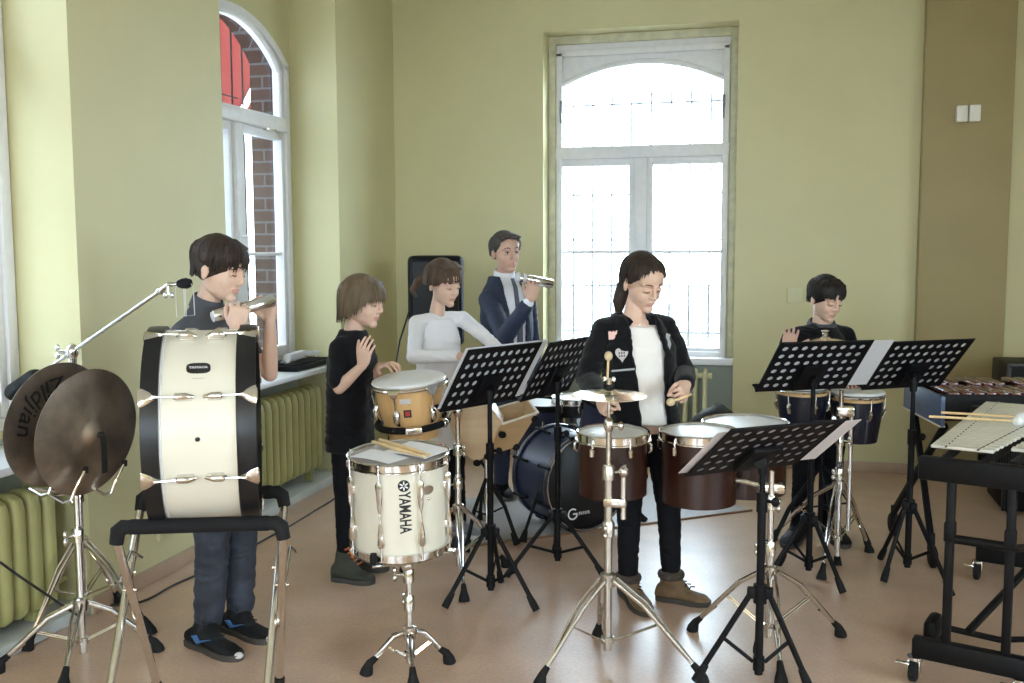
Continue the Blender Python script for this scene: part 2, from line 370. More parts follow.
# the white casing inside the worn frame of the back window
c = MB(); Y2 = YB + .21
c.span((N0 + .06, Y2 - .045, .74), (N0 + .105, Y2 + .0, 2.96), bev=.006); c.span((N1 - .105, Y2 - .045, .74), (N1 - .06, Y2, 2.96), bev=.006); c.span((N0 + .06, Y2 - .045, 2.93), (N1 - .06, Y2, 2.975), bev=.006); c.span((N0 + .06, Y2 - .05, .74), (N1 - .06, Y2, .79), bev=.006)
c.build('inner_casing', 'white', w2)
for uu in (N0 + .1, N1 - .1):
    c = MB(); c.tube([(uu, Y2 - .05, 2.60), (uu, Y2 - .075, 2.56), (uu, Y2 - .06, 2.45)], .008, 8); c.box((uu, Y2 - .05, 2.57), (.02, .02, .09), bev=.003); c.build('fanlight_latch', 'iron', w2)
for k, (a, b) in enumerate(FW):
    w = thing('window_%d' % (5 + k), None, None, kind='structure'); f = MB()
    for p, q in (((a, .8), (a + .06, 2.9)), ((b - .06, .8), (b, 2.9)), ((a, .8), (b, .86)), ((a, 2.84), (b, 2.9)), (((a + b) / 2 - .04, .8), ((a + b) / 2 + .04, 2.9)), ((a, 2.1), (b, 2.18))): f.span((p[0], -3.15, p[1]), (q[0], -3.06, q[1]), bev=.004)
    f.build('window_frame', 'white', w); g = MB(); g.span((a, -3.11, .8), (b, -3.107, 2.9)); g.build('pane', 'glass', w)

for k, (a, b) in enumerate(RW):
    w = thing('window_%d' % (8 + k), None, None, kind='structure'); f = MB()  # added windows, out of view, brightening the left piers
    for p, q in (((a, .8), (a + .06, 2.9)), ((b - .06, .8), (b, 2.9)), ((a, .8), (b, .86)), ((a, 2.84), (b, 2.9)), (((a + b) / 2 - .04, .8), ((a + b) / 2 + .04, 2.9)), ((a, 2.1), (b, 2.18))): f.span((4.56, p[0], p[1]), (4.64, q[0], q[1]), bev=.004)
    f.build('window_frame', 'white', w); g = MB(); g.span((4.605, a, .8), (4.608, b, 2.9)); g.build('pane', 'glass', w)

# grilles outside the windows
g = thing('window_grille', 'grey iron security bars outside the arched back window', 'window bars', (-.94, YB + .36, .78))
m = MB()
for i in range(-5, 5): m.rod((-.962 + (i + .5) * .145 + .0, YB + .36, .78), (-.962 + (i + .5) * .145, YB + .36, 2.68), .0075, 6)
for z in (.91, 1.26, 1.60, 1.936, 2.28, 2.60): m.rod((-1.62, YB + .355, z), (-.26, YB + .355, z), .0075, 6)
m.build('bars', 'iron', g)
g = thing('window_grille', 'grey iron security bars outside the left window by the radiator', 'window bars', (-3.36, 5.4, .8))
m = MB()
for i in range(10): m.rod((-3.40, 4.83 + i * .135, .84), (-3.40, 4.83 + i * .135, 2.96), .006, 6)
for z in (.95, 1.25, 1.55, 1.85, 2.15, 2.52): m.rod((-3.395, 4.78, z), (-3.395, 5.97, z), .005, 6)
m.build('bars', 'darkiron', g)

# outside
m = MB(); m.span((-60, -40, -1.6), (60, 80, -1.5)); o = m.build('exterior_ground', 'snow', kind='structure')
b = thing('red_building', 'neighbouring building with red cladding seen through the left window', 'building', (-9, 14, -1.5))
m = MB(); m.span((-9.5, 7.5, -1.5), (-9, 30, 3.55)); m.build('lower_wall', 'extwhite', b)
m = MB(); m.span((-9.55, 7.5, 3.55), (-8.95, 30, 13)); m.build('red_cladding', 'red', b)
m = MB(); m.tube([(-8.88, 15.1, 3.2), (-8.88, 16.33, 4.51), (-8.88, 17.6, 5.88)], .055, 6); m.build('white_brace', 'extwhite', b)
m = MB(); m.span((-8.6, -30, -1.5), (-8.1, 6.6, 14)); m.build('exterior_sky_blocker', 'extgrey', kind='structure')  # unseen wall added to block sky light from the near left windows
# bare shrubs beyond the back window
rs = random.Random(3)
for k, (x, y, hh) in enumerate(((-3.6, 15.5, 3.1), (-2.2, 16.5, 2.7), (-.9, 15.2, 3.0), (-2.9, 18, 3.6))):
    m = MB()
    def grow(p, d, L, r, lev):
        q = p + d * L; m.tube([p, q], [r, r * .65], 5)
        if lev:
            for _ in range(4 if lev > 1 else 5): grow(p.lerp(q, rs.uniform(.45, 1)), (d + V((rs.uniform(-.8, .8), rs.uniform(-.8, .8), rs.uniform(-.3, .5)))).normalized(), L * rs.uniform(.5, .8), r * .55, lev - 1)
    for j in range(3): grow(V((x + rs.uniform(-.3, .3), y, -1.5)), V((rs.uniform(-.3, .3), rs.uniform(-.3, .3), 1)).normalized(), hh * .42, .035, 3)
    o = m.build('bare_shrub', 'twig'); tag(o, ['bare grey shrub outside the back window, behind its lower left panes', 'bare grey shrub outside the back window, behind its mullion', 'bare grey shrub outside the back window, behind its lower right panes', 'tallest bare shrub beyond the others outside the back window'][k], 'shrub', 'bare shrubs beyond the back window')

# switch boxes and plates
t = thing('wall_control_box', 'small cream double control box high on the ochre pilaster', 'wall box', (1.19, YB - .10, 2.39))
for dx in (-.038, .038):
    m = MB(); m.box((1.19 + dx, YB - .118, 2.39), (.068, .036, .105), bev=.006); m.build('box_cover', 'plastic', t)
m = MB(); m.box((.151, YB - .006, 1.214), (.105, .014, .105), bev=.004); tag(m.build('blank_wall_plate', 'plate'), 'square wall plate painted wall colour beside the back window', 'wall plate')
m = MB(); m.box((-2.762, 4.05, .22), (.016, .08, .08), bev=.004); m.ring(.018, .006, 0, 16, 6, frame((-2.752, 4.05, .22), (1, 0, 0)))
tag(m.build('wall_socket', 'plate'), 'wall socket low on the left pier behind the bass drum stand', 'socket')

# ------------------------------------------------------------------ music stands
def music_stand(label, c, yaw, tilt, base, feet, hub=.33, low=.09, W=.46, H=.33):
    t = thing('music_stand', label, 'music stand', (base[0], base[1], 0), 'perforated music stands')
    a = V((math.cos(yaw), math.sin(yaw), 0)); n = V((math.sin(yaw), -math.cos(yaw), 0))
    b = n * math.sin(tilt) + V((0, 0, math.cos(tilt))); rear = a.cross(b)
    if rear.dot(n) < 0: rear = -rear
    M = Matrix((a, b, rear)).transposed().to_4x4(); M.translation = V(c)   # local x width, y up the slope, z towards the rear
    d = MB(); nx, ny = 9, 6; th = .0016; px, py = (W - .03) / nx, (H - .03) / ny; rr = .0142; k = 16
    # perforated plate
    def quad(x0, x1, y0, y1):
        d.box(((x0 + x1) / 2, (y0 + y1) / 2, 0), (x1 - x0, y1 - y0, th * 2), M)
    quad(-W / 2, W / 2, -H / 2, -H / 2 + .015); quad(-W / 2, W / 2, H / 2 - .015, H / 2); quad(-W / 2, -W / 2 + .015, -H / 2 + .015, H / 2 - .015); quad(W / 2 - .015, W / 2, -H / 2 + .015, H / 2 - .015)
    for i in range(nx):
        for j in range(ny):
            cx = -W / 2 + .015 + (i + .5) * px; cy = -H / 2 + .015 + (j + .5) * py
            if j < 3 and 3 <= i <= 5: quad(cx - px / 2, cx + px / 2, cy - py / 2, cy + py / 2); continue
            vs = []
            for z in (-th, th):
                for q in range(k):
                    an = 2 * PI * q / k; ca, sa = math.cos(an), math.sin(an); s_ = 1 / max(abs(ca), abs(sa)); vs.append((cx + ca * s_ * px / 2, cy + sa * s_ * py / 2, z))
                for q in range(k):
                    an = 2 * PI * q / k; vs.append((cx + math.cos(an) * rr, cy + math.sin(an) * rr, z))
            fs = []
            for q in range(k):
                q2 = (q + 1) % k
                fs += [(q, q2, k + q2, k + q), (2 * k + q2, 2 * k + q, 3 * k + q, 3 * k + q2), (k + q, k + q2, 3 * k + q2, 3 * k + q)]
            d.add(vs, fs, M)
    de = d.build('desk', 'black', t)
    l = MB(); l.box((0, -H / 2, -.018), (W, .005, .04), M, .002); l.tube([(-W / 2 - .002, -H / 2 + .001, -.038), (W / 2 + .002, -H / 2 + .001, -.038)], .006, 8, M=M); l.build('ledge', 'black', de)
    e = MB(); e.tube([(-W / 2, -H / 2, 0), (-W / 2, H / 2, 0), (W / 2, H / 2, 0), (W / 2, -H / 2, 0)], .0045, 6, M=M); e.build('rim', 'black', de)
    top = V(c) + rear * .03 - b * .05
    B = V((base[0], base[1], 0)); pt = V((base[0], base[1], top.z - .05))
    br = MB(); br.box((0, -.055, .012), (.12, .15, .02), M, .006); br.tube([top + rear * .0, pt + V((0, 0, .045)), pt], [.022, .02, .016], 10); br.build('desk_bracket', 'black', t)
    p = MB(); p.rod((B.x, B.y, low - .045), (B.x, B.y, .66), .0145, 12); p.build('lower_post', 'black', t)
    p = MB(); p.rod((B.x, B.y, .64), pt, .0105, 12); p.build('upper_post', 'black', t)
    q = MB(); q.rod((B.x, B.y, .63), (B.x, B.y, .70), .019, 12); q.tube([(B.x, B.y, .67), (B.x + .035, B.y - .01, .67)], .007, 8); q.ball((B.x + .045, B.y - .012, .67), (.015, .012, .017)); q.build('height_clamp', 'black', t)
    q = MB(); q.rod((B.x, B.y, hub - .035), (B.x, B.y, hub + .03), .024, 14)
    for f in feet:
        dd = (V((f[0], f[1], 0)) - B).normalized(); q.box(B + dd * .03 + V((0, 0, hub)), (.03, .03, .04), None, .006)
    q.build('leg_hub', 'black', t)
    q = MB(); q.rod((B.x, B.y, low - .03), (B.x, B.y, low + .02), .02, 12); q.build('lower_collar', 'black', t)
    for f in feet:
        F = V((f[0], f[1], .018)); dd = (V((F.x, F.y, 0)) - B).normalized(); h0 = B + dd * .03 + V((0, 0, hub))
        m = MB(); m.tube([h0, F + V((0, 0, .006))], .0105, 10); lg = m.build('leg', 'black', t)
        m = MB(); ax = (F - h0).normalized(); m.tube([F - ax * .06, F - ax * .02, F + ax * .012], [.0125, .0165, .0165], 10); m.build('foot_cap', 'rubber', lg)
        m = MB(); mid = h0.lerp(F, .52); m.tube([B + dd * .02 + V((0, 0, low)), mid], .0048, 6, flat=1.6); m.build('brace', 'black', t)
    return t, M, W, H
def sheet(M, name, label, cat, x0, x1, y0, y1, off=.008, mt='paper', sag=0., group=None):
    m = MB(); nx, ny = 8, 8; vs = []
    for s_ in (0, .0012):
        for i in range(nx + 1):
            for j in range(ny + 1):
                u, v = i / nx, j / ny; vs.append((x0 + (x1 - x0) * u, y0 + (y1 - y0) * v, -off - s_ - sag * math.sin(PI * u) * (1 - v)))
    n = (nx + 1) * (ny + 1); fs = []
    for i in range(nx):
        for j in range(ny):
            q = i * (ny + 1) + j; fs += [(q, q + 1, q + ny + 2, q + ny + 1), (n + q + ny + 1, n + q + ny + 2, n + q + 1, n + q)]
    for i in range(nx): q = i * (ny + 1); fs.append((q, q + ny + 1, n + q + ny + 1, n + q)); q += ny; fs.append((q + ny + 1, q, n + q, n + q + ny + 1))
    for j in range(ny): q = j; fs.append((q + 1, q, n + q, n + q + 1)); q = nx * (ny + 1) + j; fs.append((q, q + 1, n + q + 1, n + q))
    m.add(vs, fs, M); o = m.build(name, mt)
    return tag(o, label, cat, group)
G = 'sheet music on the stands'
_, M, W, H = music_stand('black perforated music stand before the girl in white, beside the white snare drum', (-1.187, 4.204, .983), 1.083, .572, (-1.175, 4.125), [(-1.331, 3.968), (-.95, 4.027), (-1.191, 4.348)], .31)
sheet(M, 'sheet_music', 'wide sheet music on the music stand before the girl in white', 'sheet music', -.245, .285, -.155, .172, group=G)
_, M, W, H = music_stand('black perforated music stand in front of the drum kit bass drum', (-.994, 4.729, .965), 1.261, .52, (-.975, 4.60), [(-1.176, 4.424), (-1.039, 4.839), (-.735, 4.51)], .27)
sheet(M, 'sheet_music', 'sheet music on the music stand in front of the drum kit bass drum', 'sheet music', -.215, .215, -.155, .15, group=G)
_, M, W, H = music_stand('black perforated music stand in front of the boy at the dark blue drums', (.19, 4.732, 1.003), .492, .733, (.190, 4.745), [(.008, 4.661), (.329, 4.576), (.063, 4.916)], .29)
sheet(M, 'sheet_music', 'sheet music sticking out beside the stand before the boy at the dark blue drums', 'sheet music', -.225, .345, -.155, .155, group=G)
_, M, W, H = music_stand('black perforated music stand beside the blue-ended mallet instrument by the pilaster', (.677, 5.062, .986), .584, .72, (.640, 4.90), [(.526, 4.776), (.548, 5.133), (.791, 4.65)], .34)
sheet(M, 'sheet_music', 'sheet music hidden behind the stand beside the blue-ended mallet instrument', 'sheet music', -.20, .205, -.155, .14, group=G)
_, M, W, H = music_stand('nearest black music stand, low and tipped flat, before the mahogany toms', (-.014, 3.45, .868), .664, .903, (-.020, 3.515), [(-.232, 3.489), (.149, 3.527), (-.028, 3.794)], .34)
sheet(M, 'sheet_music', 'pinkish sheet music lying across the nearest low tipped music stand', 'sheet music', -.262, .325, -.155, .135, mt='paperpink', group=G)

# ------------------------------------------------------------------ chrome stands
def leg_pair(m, h, knee, foot, gap, r=.0058):
    ax = (V(foot) - V(h)).normalized(); s_ = ax.cross(V((0, 0, 1))).normalized() * gap
    for k in (-1, 1): m.tube([V(h) + s_ * k, V(knee) + s_ * k, V(foot)], [r, r, r], 8, flat=1.5)
def chrome_stand(name, label, cat, base, feet, hub, low, top, r=.0125, gap=.012, collars=(), group=None, mt='chrome', braces=True, wing=True, tiers=None):
    t = thing(name, label, cat, (base[0], base[1], 0), group); B = V((base[0], base[1], 0)); Zv = V((0, 0, 1))
    tiers = tiers or [(low - .05, top, r)]
    for k, (z0, z1, rr) in enumerate(tiers):
        m = MB(); m.rod(B + Zv * z0, B + Zv * z1, rr, 14); m.build('lower_tube' if k == 0 and len(tiers) > 1 else 'upper_tube' if k else 'pole', mt, t)
    for z in collars:
        m = MB(); m.lathe([(r + .001, z - .03), (r + .009, z - .026), (r + .009, z + .02), (r + .004, z + .03), (r + .001, z + .03)], 16, Matrix.Translation(B)); cl = m.build('collar', mt, t)
        if wing:
            w = MB(); an = z * 9; dx = V((math.cos(an), math.sin(an), 0)); w.rod(B + Zv * z + dx * r, B + Zv * z + dx * (r + .035), .005, 8)
            for q in (-1, 1): w.ball(B + Zv * (z + q * .014) + dx * (r + .042), (.009, .009, .014), None, 8, 6)
            w.build('wing_nut', mt, cl)
    m = MB(); m.lathe([(r, -.03), (r + .012, -.025), (r + .014, .02), (r, .028)], 16, Matrix.Translation(B + Zv * hub)); m.build('leg_hub', mt, t)
    m = MB(); m.lathe([(r, -.015), (r + .010, -.012), (r + .010, .012), (r, .015)], 16, Matrix.Translation(B + Zv * low)); m.build('lower_collar', mt, t)
    for f in feet:
        F = V((f[0], f[1], .05)); d = (V((F.x, F.y, 0)) - B); L = d.length; d = d.normalized()
        h = B + d * (r + .012) + Zv * hub; knee = B + d * (L * .42) + Zv * (hub - (hub - .05) * .36)
        m = MB(); leg_pair(m, h, knee + Zv * .025, F, gap); m.tube([lerp(knee, F, .55), F], [.007, .0075], 8); lg = m.build('leg', mt, t)
        ax = (F - knee).normalized(); m = MB(); m.tube([F - ax * .02, F + ax * .012, V((F.x, F.y, .0)) + d * .02 + Zv * .016, V((F.x, F.y, 0)) + d * .024], [.011, .015, .023, .025], 12); m.build('rubber_foot', 'rubber', lg)
        if braces:
            m = MB(); b0 = B + d * (r + .008) + Zv * low; q = lerp(h, F, .52); s_ = d.cross(Zv) * .008
            for k in (-1, 1): m.tube([b0 + s_ * k, V(q) + s_ * k], .0038, 6)
            m.build('brace', mt, t)
    return t
def drum(t, c, axis, R, L, shell, top='head', bottom='head', nl=8, hoop='chrome', style='small', x=None, taper=1., hoop_h=.026, lugmat='chrome', bot=True):
    M = frame(c, axis, x); h = L / 2; R2 = R * taper
    m = MB(); m.lathe([(R2, -h), (R2 + (R - R2) * .5 + (.006 if taper < 1 else 0), 0), (R, h), (R - .008, h), (R2 - .008, -h)], 56, M, True); m.build('shell', shell, t)
    def hp(z, s_, rr):
        q = MB(); q.lathe([(rr + .004, z - s_ * hoop_h), (rr + .015, z - s_ * hoop_h), (rr + .015, z - s_ * (hoop_h - .004)), (rr + .008, z - s_ * (hoop_h - .006)), (rr + .008, z + s_ * .006), (rr + .013, z + s_ * .009), (rr + .008, z + s_ * .012), (rr + .003, z + s_ * .009)], 56, M, True); q.build('hoop', hoop, t)
    def hd(z, s_, rr, mt):
        q = MB(); q.lathe([(0, z + s_ * .003), (rr - .012, z + s_ * .003), (rr + .002, z), (rr + .002, z - s_ * .008)], 56, M); q.build('drum_head', mt, t)
    hp(h, 1, R); hd(h, 1, R, top)
    if bot: hp(-h, -1, R2); hd(-h, -1, R2, bottom)
    for i in range(nl):
        a = 2 * PI * (i + .5) / nl; e = V((math.cos(a), math.sin(a), 0)); m = MB()
        if style == 'small':
            rz = h - .055; m.tube([e * (R + .004) + V((0, 0, rz - .018)), e * (R + .013) + V((0, 0, rz - .008)), e * (R + .013) + V((0, 0, rz + .012)), e * (R + .006) + V((0, 0, rz + .02))], [.005, .010, .010, .006], 8, M=M)
            m.rod(e * (R + .012) + V((0, 0, rz)), e * (R + .012) + V((0, 0, h - .004)), .003, 6, M); m.rod(e * (R + .012) + V((0, 0, h - hoop_h - .002)), e * (R + .012) + V((0, 0, h - hoop_h + .010)), .0055, 6, M)
        else:
            Q = e * (R + .014)
            def pt(z): return (Q.x, Q.y, z)
            m.tube([pt(h - .075), pt(h - .06), pt(h - .10 - .04), pt(h - .16)], [.006, .012, .008, .004], 8, M=M); m.tube([pt(h - .05), pt(h - .06), pt(h - .11), pt(h - .15)], [.008, .0125, .009, .005], 8, M=M)
            m.tube([pt(-h + .05), pt(-h + .06), pt(-h + .10), pt(-h + .14)], [.007, .013, .010, .004], 8, M=M)
            m.rod(pt(-h + .0), pt(h), .0036, 6, M); m.box((e.x * (R + .004), e.y * (R + .004), h - .10), (.016, .016, .03), M, .004); m.box((e.x * (R + .004), e.y * (R + .004), -h + .09), (.016, .016, .03), M, .004)
            m.tube([pt(h - .025), pt(h - .018)], .0065, 6, M=M); m.tube([pt(h + .004), pt(h + .012)], .005, 6, M=M)
        m.build('lug', lugmat, t)
    return M
def wrap(m, body, M, R, a0, z0, size, rot=0., depth=.0012, bold=1., flip=1):
    """lettering wrapped on a cylinder of radius R about local z: reading direction rotated by rot"""
    vs, fs = text_mesh(body, size, bold=.022); out = []
    c, s_ = math.cos(rot), math.sin(rot)
    for v in vs:
        x, y = v.x * bold, v.y; x, y = x * c - y * s_, x * s_ + y * c
        a = a0 + x / R; r = R + .0004 + (depth if v.z > 0 else 0); out.append((r * math.cos(a), r * math.sin(a), z0 + y))
    m.add(out, fs, M)

# --- white snare with vertical lettering
t = chrome_stand('snare_stand', 'low chrome tripod stand holding up the cream snare drum', 'drum stand', (-1.262, 3.34), [(-1.384, 3.277), (-1.160, 3.425), (-1.205, 3.215)], .145, .06, .40, r=.011, collars=(.255, .36), gap=.008, tiers=[(.03, .27, .0135), (.25, .42, .0105)])
SN_C, SN_AX = V((-1.290, 3.335, .640)), V((.0, -.06, 1)).normalized()
m = MB(); b0 = V((-1.266, 3.338, .40))
m.ball(b0, (.024, .024, .03)); m.build('basket_joint', 'chrome', t)
for k in range(3):
    a = math.radians(-99 + 120 * k); e = V((math.cos(a), math.sin(a), 0)); tip = SN_C + e * .195 - SN_AX * .165
    m = MB(); m.tube([b0, b0 + e * .09 + V((0, 0, .03)), tip + V((0, 0, -.03)), tip + V((0, 0, .015))], [.008, .007, .006, .006], 8); ar = m.build('basket_arm', 'chrome', t)
    m = MB(); m.tube([tip + V((0, 0, -.022)), tip + V((0, 0, .0)), tip + V((0, 0, .018))], [.011, .014, .011], 10); m.build('rubber_tip', 'rubber', ar)
d = thing('snare_drum', 'cream white deep snare drum with vertical black lettering and papers on top', 'snare drum', tuple(SN_C))
view = V((0, 0, 1.55)) - SN_C; view = (view - SN_AX * view.dot(SN_AX)).normalized()
M = drum(d, SN_C, SN_AX, .172, .335, 'cream', 'headgrey', nl=8, style='long', x=view, hoop_h=.022)
m = MB(); R_ = .1722
wrap(m, 'YAMAHA', M, R_, .085, .006, .056, -PI / 2, bold=.64)
m.build('lettering', 'ink', d)
m = MB(); 
for k in range(24):
    a = 2 * PI * k / 24; a2 = 2 * PI * (k + 1) / 24
    def cp(rr, an, dp=.0012): return ((R_ + dp) * math.cos(.085 + rr * math.cos(an) / R_), (R_ + dp) * math.sin(.085 + rr * math.cos(an) / R_), .102 + rr * math.sin(an))
    m.add([cp(0, a), cp(.021, a), cp(.021, a2)], [(0, 1, 2)], M)
    m.add([cp(.021, a), cp(.021, a2), cp(.021, a2, -.002), cp(.021, a, -.002)], [(0, 1, 2, 3)], M)
bd = m.build('round_emblem', 'ink', d)
m = MB()
for k in range(6):
    an = PI / 6 + k * PI / 3; q = []
    for rr, w in ((.003, .15), (.009, .30), (.017, .07)):
        q += [cp(rr, an - w, .002), cp(rr, an + w, .002)]
    m.add(q, [(0, 1, 3, 2), (2, 3, 5, 4)], M)
m.build('emblem_star', 'whiteink', bd)
m = MB(); a0 = .085 + .50
vs = [(0, 0)] + [(.026 * math.cos(2 * PI * k / 24), .016 * math.sin(2 * PI * k / 24)) for k in range(24)]
m.add([((R_ + .003) * math.cos(a0 + x / R_), (R_ + .003) * math.sin(a0 + x / R_), .075 + y) for x, y in vs], [(0, k + 1, (k + 1) % 24 + 1) for k in range(24)], M)
m.ball(((R_ + .002) * math.cos(a0 + .02), (R_ + .002) * math.sin(a0 + .02), .043), (.005, .005, .006), M, 8, 6); m.build('oval_badge', 'chromed', d)
# papers and drumsticks on the snare
Ms = frame(SN_C + SN_AX * (.1675 + .0035), SN_AX, (1, 0, 0))
def flat_sheet(label, c, w, h, rot, z, mt='paper'):
    Q = Ms @ Matrix.Translation((c[0], c[1], z)) @ Matrix.Rotation(rot, 4, 'Z'); m = MB(); nx = 8; vs = []
    for dz in (0, .001):
        for i in range(nx + 1):
            for j in (0, 1): vs.append((w * (i / nx - .5), h * (j - .5), dz + .0045 + .004 * math.sin(3.2 * i / nx + j)))
    n = 2 * (nx + 1); fs = []
    for i in range(nx): q = 2 * i; fs += [(q, q + 1, q + 3, q + 2), (n + q + 2, n + q + 3, n + q + 1, n + q), (q, q + 2, n + q + 2, n + q), (q + 3, q + 1, n + q + 1, n + q + 3)]
    fs += [(0, n, n + 1, 1), (2 * nx, 2 * nx + 1, n + 2 * nx + 1, n + 2 * nx)]
    m.add(vs, fs, Q); tag(m.build('paper_sheet', 'whitepaper'), label, 'paper')
flat_sheet('larger white paper lying on the snare drum head under the drumsticks', (.062, .030), .19, .16, -.30, .004)
flat_sheet('smaller white paper under the drumsticks at the left of the snare drum head', (-.045, -.065), .18, .11, -.35, .0)
def stick(label, a, b, M=None, group=None, r=.0072, name='drumstick', mt='stick'):
    m = MB(); a, b = V(a), V(b); m.tube([a, a.lerp(b, .02), a.lerp(b, .7), a.lerp(b, .93), a.lerp(b, .955), a.lerp(b, .98), b], [r * .7, r, r, r * .55, r * .8, r * .85, r * .4], 10, M=M); return tag(m.build(name, mt), label, 'drumstick', group)
stick('drumstick lying across the papers on the snare drum, the one farther from the lettering', (-.115, .105, .020), (.145, -.065, .020), Ms, 'drumsticks on the snare drum')
stick('drumstick lying across the papers on the snare drum, nearest the lettering', (-.130, .075, .020), (.130, -.088, .020), Ms, 'drumsticks on the snare drum')

# --- mahogany toms, their stands, splash cymbal
S1 = chrome_stand('tom_stand', 'tall chrome double braced stand carrying the splash cymbal and the smallest mahogany tom', 'drum stand', (-.565, 3.56), [(-.755, 3.34), (-.235, 3.50), (-.640, 3.80)], .33, .10, 1.0, r=.0145, collars=(.52, .73), gap=.017, tiers=[(.06, .75, .0155), (.72, .90, .0105), (.88, 1.005, .006)], mt='chromed')
B = V((-.565, 3.56, 0))
m = MB(); m.box(B + V((.025, .0, .62)), (.085, .035, .035), None, .008); m.rod(B + V((.055, .0, .56)), B + V((.055, .0, .74)), .0105, 12); m.ball(B + V((.055, 0, .735)), (.02, .02, .022)); m.build('side_clamp', 'chrome', S1)
m = MB(); m.tube([B + V((.055, 0, .735)), B + V((.055, .05, .745)), B + V((.04, .10, .745))], .0085, 10); m.build('tom_arm', 'chrome', S1)
m = MB(); m.ball(B + V((0, 0, .905)), (.019, .019, .03)); m.rod(B + V((-.01, 0, .905)), B + V((.04, -.01, .905)), .006, 8); m.ball(B + V((.045, -.011, .905)), (.012, .012, .016)); m.build('tilter', 'chrome', S1)
T1 = thing('concert_tom', 'smallest mahogany concert tom behind the tall chrome cymbal stand', 'tom drum', (-.585, 3.79, .71), 'mahogany concert toms')
drum(T1, (-.585, 3.79, .715), (.0, -.02, 1), .131, .235, 'mahog', bot=False, nl=6, x=(.9, -.4, 0))
S2 = chrome_stand('tom_stand', 'chrome tripod stand behind the nearest tipped music stand, holding two mahogany toms', 'drum stand', (.012, 3.86), [(-.264, 3.97), (.273, 4.051), (.055, 3.585)], .31, .09, .66, r=.0135, collars=(.40, .58), gap=.015, tiers=[(.05, .42, .0155), (.40, .70, .012)])
B2 = V((.012, 3.86, 0))
m = MB(); m.box(B2 + V((-.0, .03, .63)), (.10, .07, .04), None, .01); m.build('double_clamp', 'chrome', S2)
m = MB(); m.tube([B2 + V((-.03, .04, .63)), B2 + V((-.10, .06, .64)), B2 + V((-.135, .07, .64))], .009, 10); m.build('tom_arm', 'chrome', S2)
m = MB(); m.tube([B2 + V((0, .06, .63)), B2 + V((-.0, .15, .64)), B2 + V((-.0, .235, .64))], .009, 10); m.build('tom_arm', 'chrome', S2)
T2 = thing('concert_tom', 'middle mahogany concert tom just left of the nearest tipped music stand', 'tom drum', (-.265, 3.955, .68), 'mahogany concert toms')
drum(T2, (-.268, 3.965, .680), (.0, -.02, 1), .146, .275, 'mahog', bot=False, nl=6, x=(.8, -.5, 0))
T3 = thing('concert_tom', 'largest mahogany concert tom, half hidden behind the nearest tipped music stand', 'tom drum', (-.085, 4.265, .68), 'mahogany concert toms')
drum(T3, (-.098, 4.275, .664), (.0, -.02, 1), .170, .285, 'mahog', bot=False, nl=8, x=(.8, -.5, 0))
c = thing('splash_cymbal', 'shiny thin splash cymbal in front of the girl in the cardigan', 'cymbal', (-.565, 3.56, 1.0))
Mc = frame((-.565, 3.56, 1.018), (.012, -.018, 1))
m = MB(); m.lathe([(.006, .021), (.014, .021), (.026, .016), (.034, .009), (.07, .006), (.138, -.004), (.138, -.0055), (.07, .0045), (.034, .0075), (.026, .0145), (.006, .0195)], 64, Mc, True); m.build('bronze_plate', 'brass', c)
m = MB(); m.lathe([(.003, -.012), (.018, -.012), (.02, .006), (.003, .008)], 16, Mc @ Matrix.Translation((0, 0, .014))); m.build('felt_washer', 'foam', S1)
m = MB(); m.lathe([(.003, .022), (.020, .022), (.020, .036), (.003, .037)], 16, Mc); m.build('felt_washer', 'foam', S1)
m = MB(); m.lathe([(0, .035), (.012, .035), (.012, .052), (.006, .058), (0, .058)], 14, Mc)
for k in (-1, 1): m.ball((k * .016, 0, .055), (.008, .005, .011), Mc, 10, 6)
m.build('wing_nut', 'chrome', S1)

# ------------------------------------------------------------------ left group: boom stand, hand cymbals in their cradle
CR, CU, CF = V((.96779, .25177, 0)), None, None
yw_, pt_ = math.radians(14.6), math.radians(5.4)
CR = V((math.cos(yw_), math.sin(yw_), 0))
def toward(p): return (V((0, 0, 1.55)) - V(p)).normalized()      # from a point to where the picture was taken

A0 = V((-2.713, 3.416, 0.614)); Bs = (A0.x, A0.y)
t = chrome_stand('boom_stand', 'chrome boom stand behind the hand cymbals, its arm reaching up towards the boy', 'boom stand', Bs, [(Bs[0] + .29, Bs[1] + .0), (Bs[0] - .05, Bs[1] - .24), (Bs[0] - .02, Bs[1] + .24)], .36, .14, 1.20, collars=(.55,), tiers=[(.06, .60, .0155), (.56, 1.0, .0125), (.98, 1.11, .0095)])
K = V((-2.691, 3.411, 1.138)); K.x, K.y = A0.x, A0.y; TIP = V((-2.24, 3.324, 1.389)); dr = (TIP - K).normalized(); BK = K - dr * .40
m = MB(); m.rod(BK, TIP, .0085, 12); 
for q in (.35, .55, .75): m.rod(K.lerp(TIP, q), K.lerp(TIP, q + .006), .0098, 12)
arm = m.build('boom_arm', 'chrome', t)
m = MB(); m.ball(K, (.026, .026, .034)); m.rod(K - V((0, 0, .06)), K, .017, 12); m.rod(K - CR * .05, K + CR * .02, .009, 10)
for q in (-1, 1): m.ball(K - CR * .058 + V((0, 0, q * .016)), (.011, .008, .015), None, 8, 6)
m.build('boom_clamp', 'chrome', t)
m = MB(); m.tube([BK - dr * .02, BK + dr * .0, BK + dr * .15, BK + dr * .17], [.030, .036, .036, .028], 16); m.build('counterweight', 'rubber', t)
E1 = TIP + V((.05, -.02, .025)); E2 = V((-2.163, 3.326, 1.416)); E3 = V((-2.111, 3.33, 1.42))
m = MB(); m.ball(TIP, (.019, .015, .015)); m.tube([TIP, E1, E2], [.012, .010, .006], 10); m.rod(E1 - V((0, 0, .035)), E1, .006, 8)
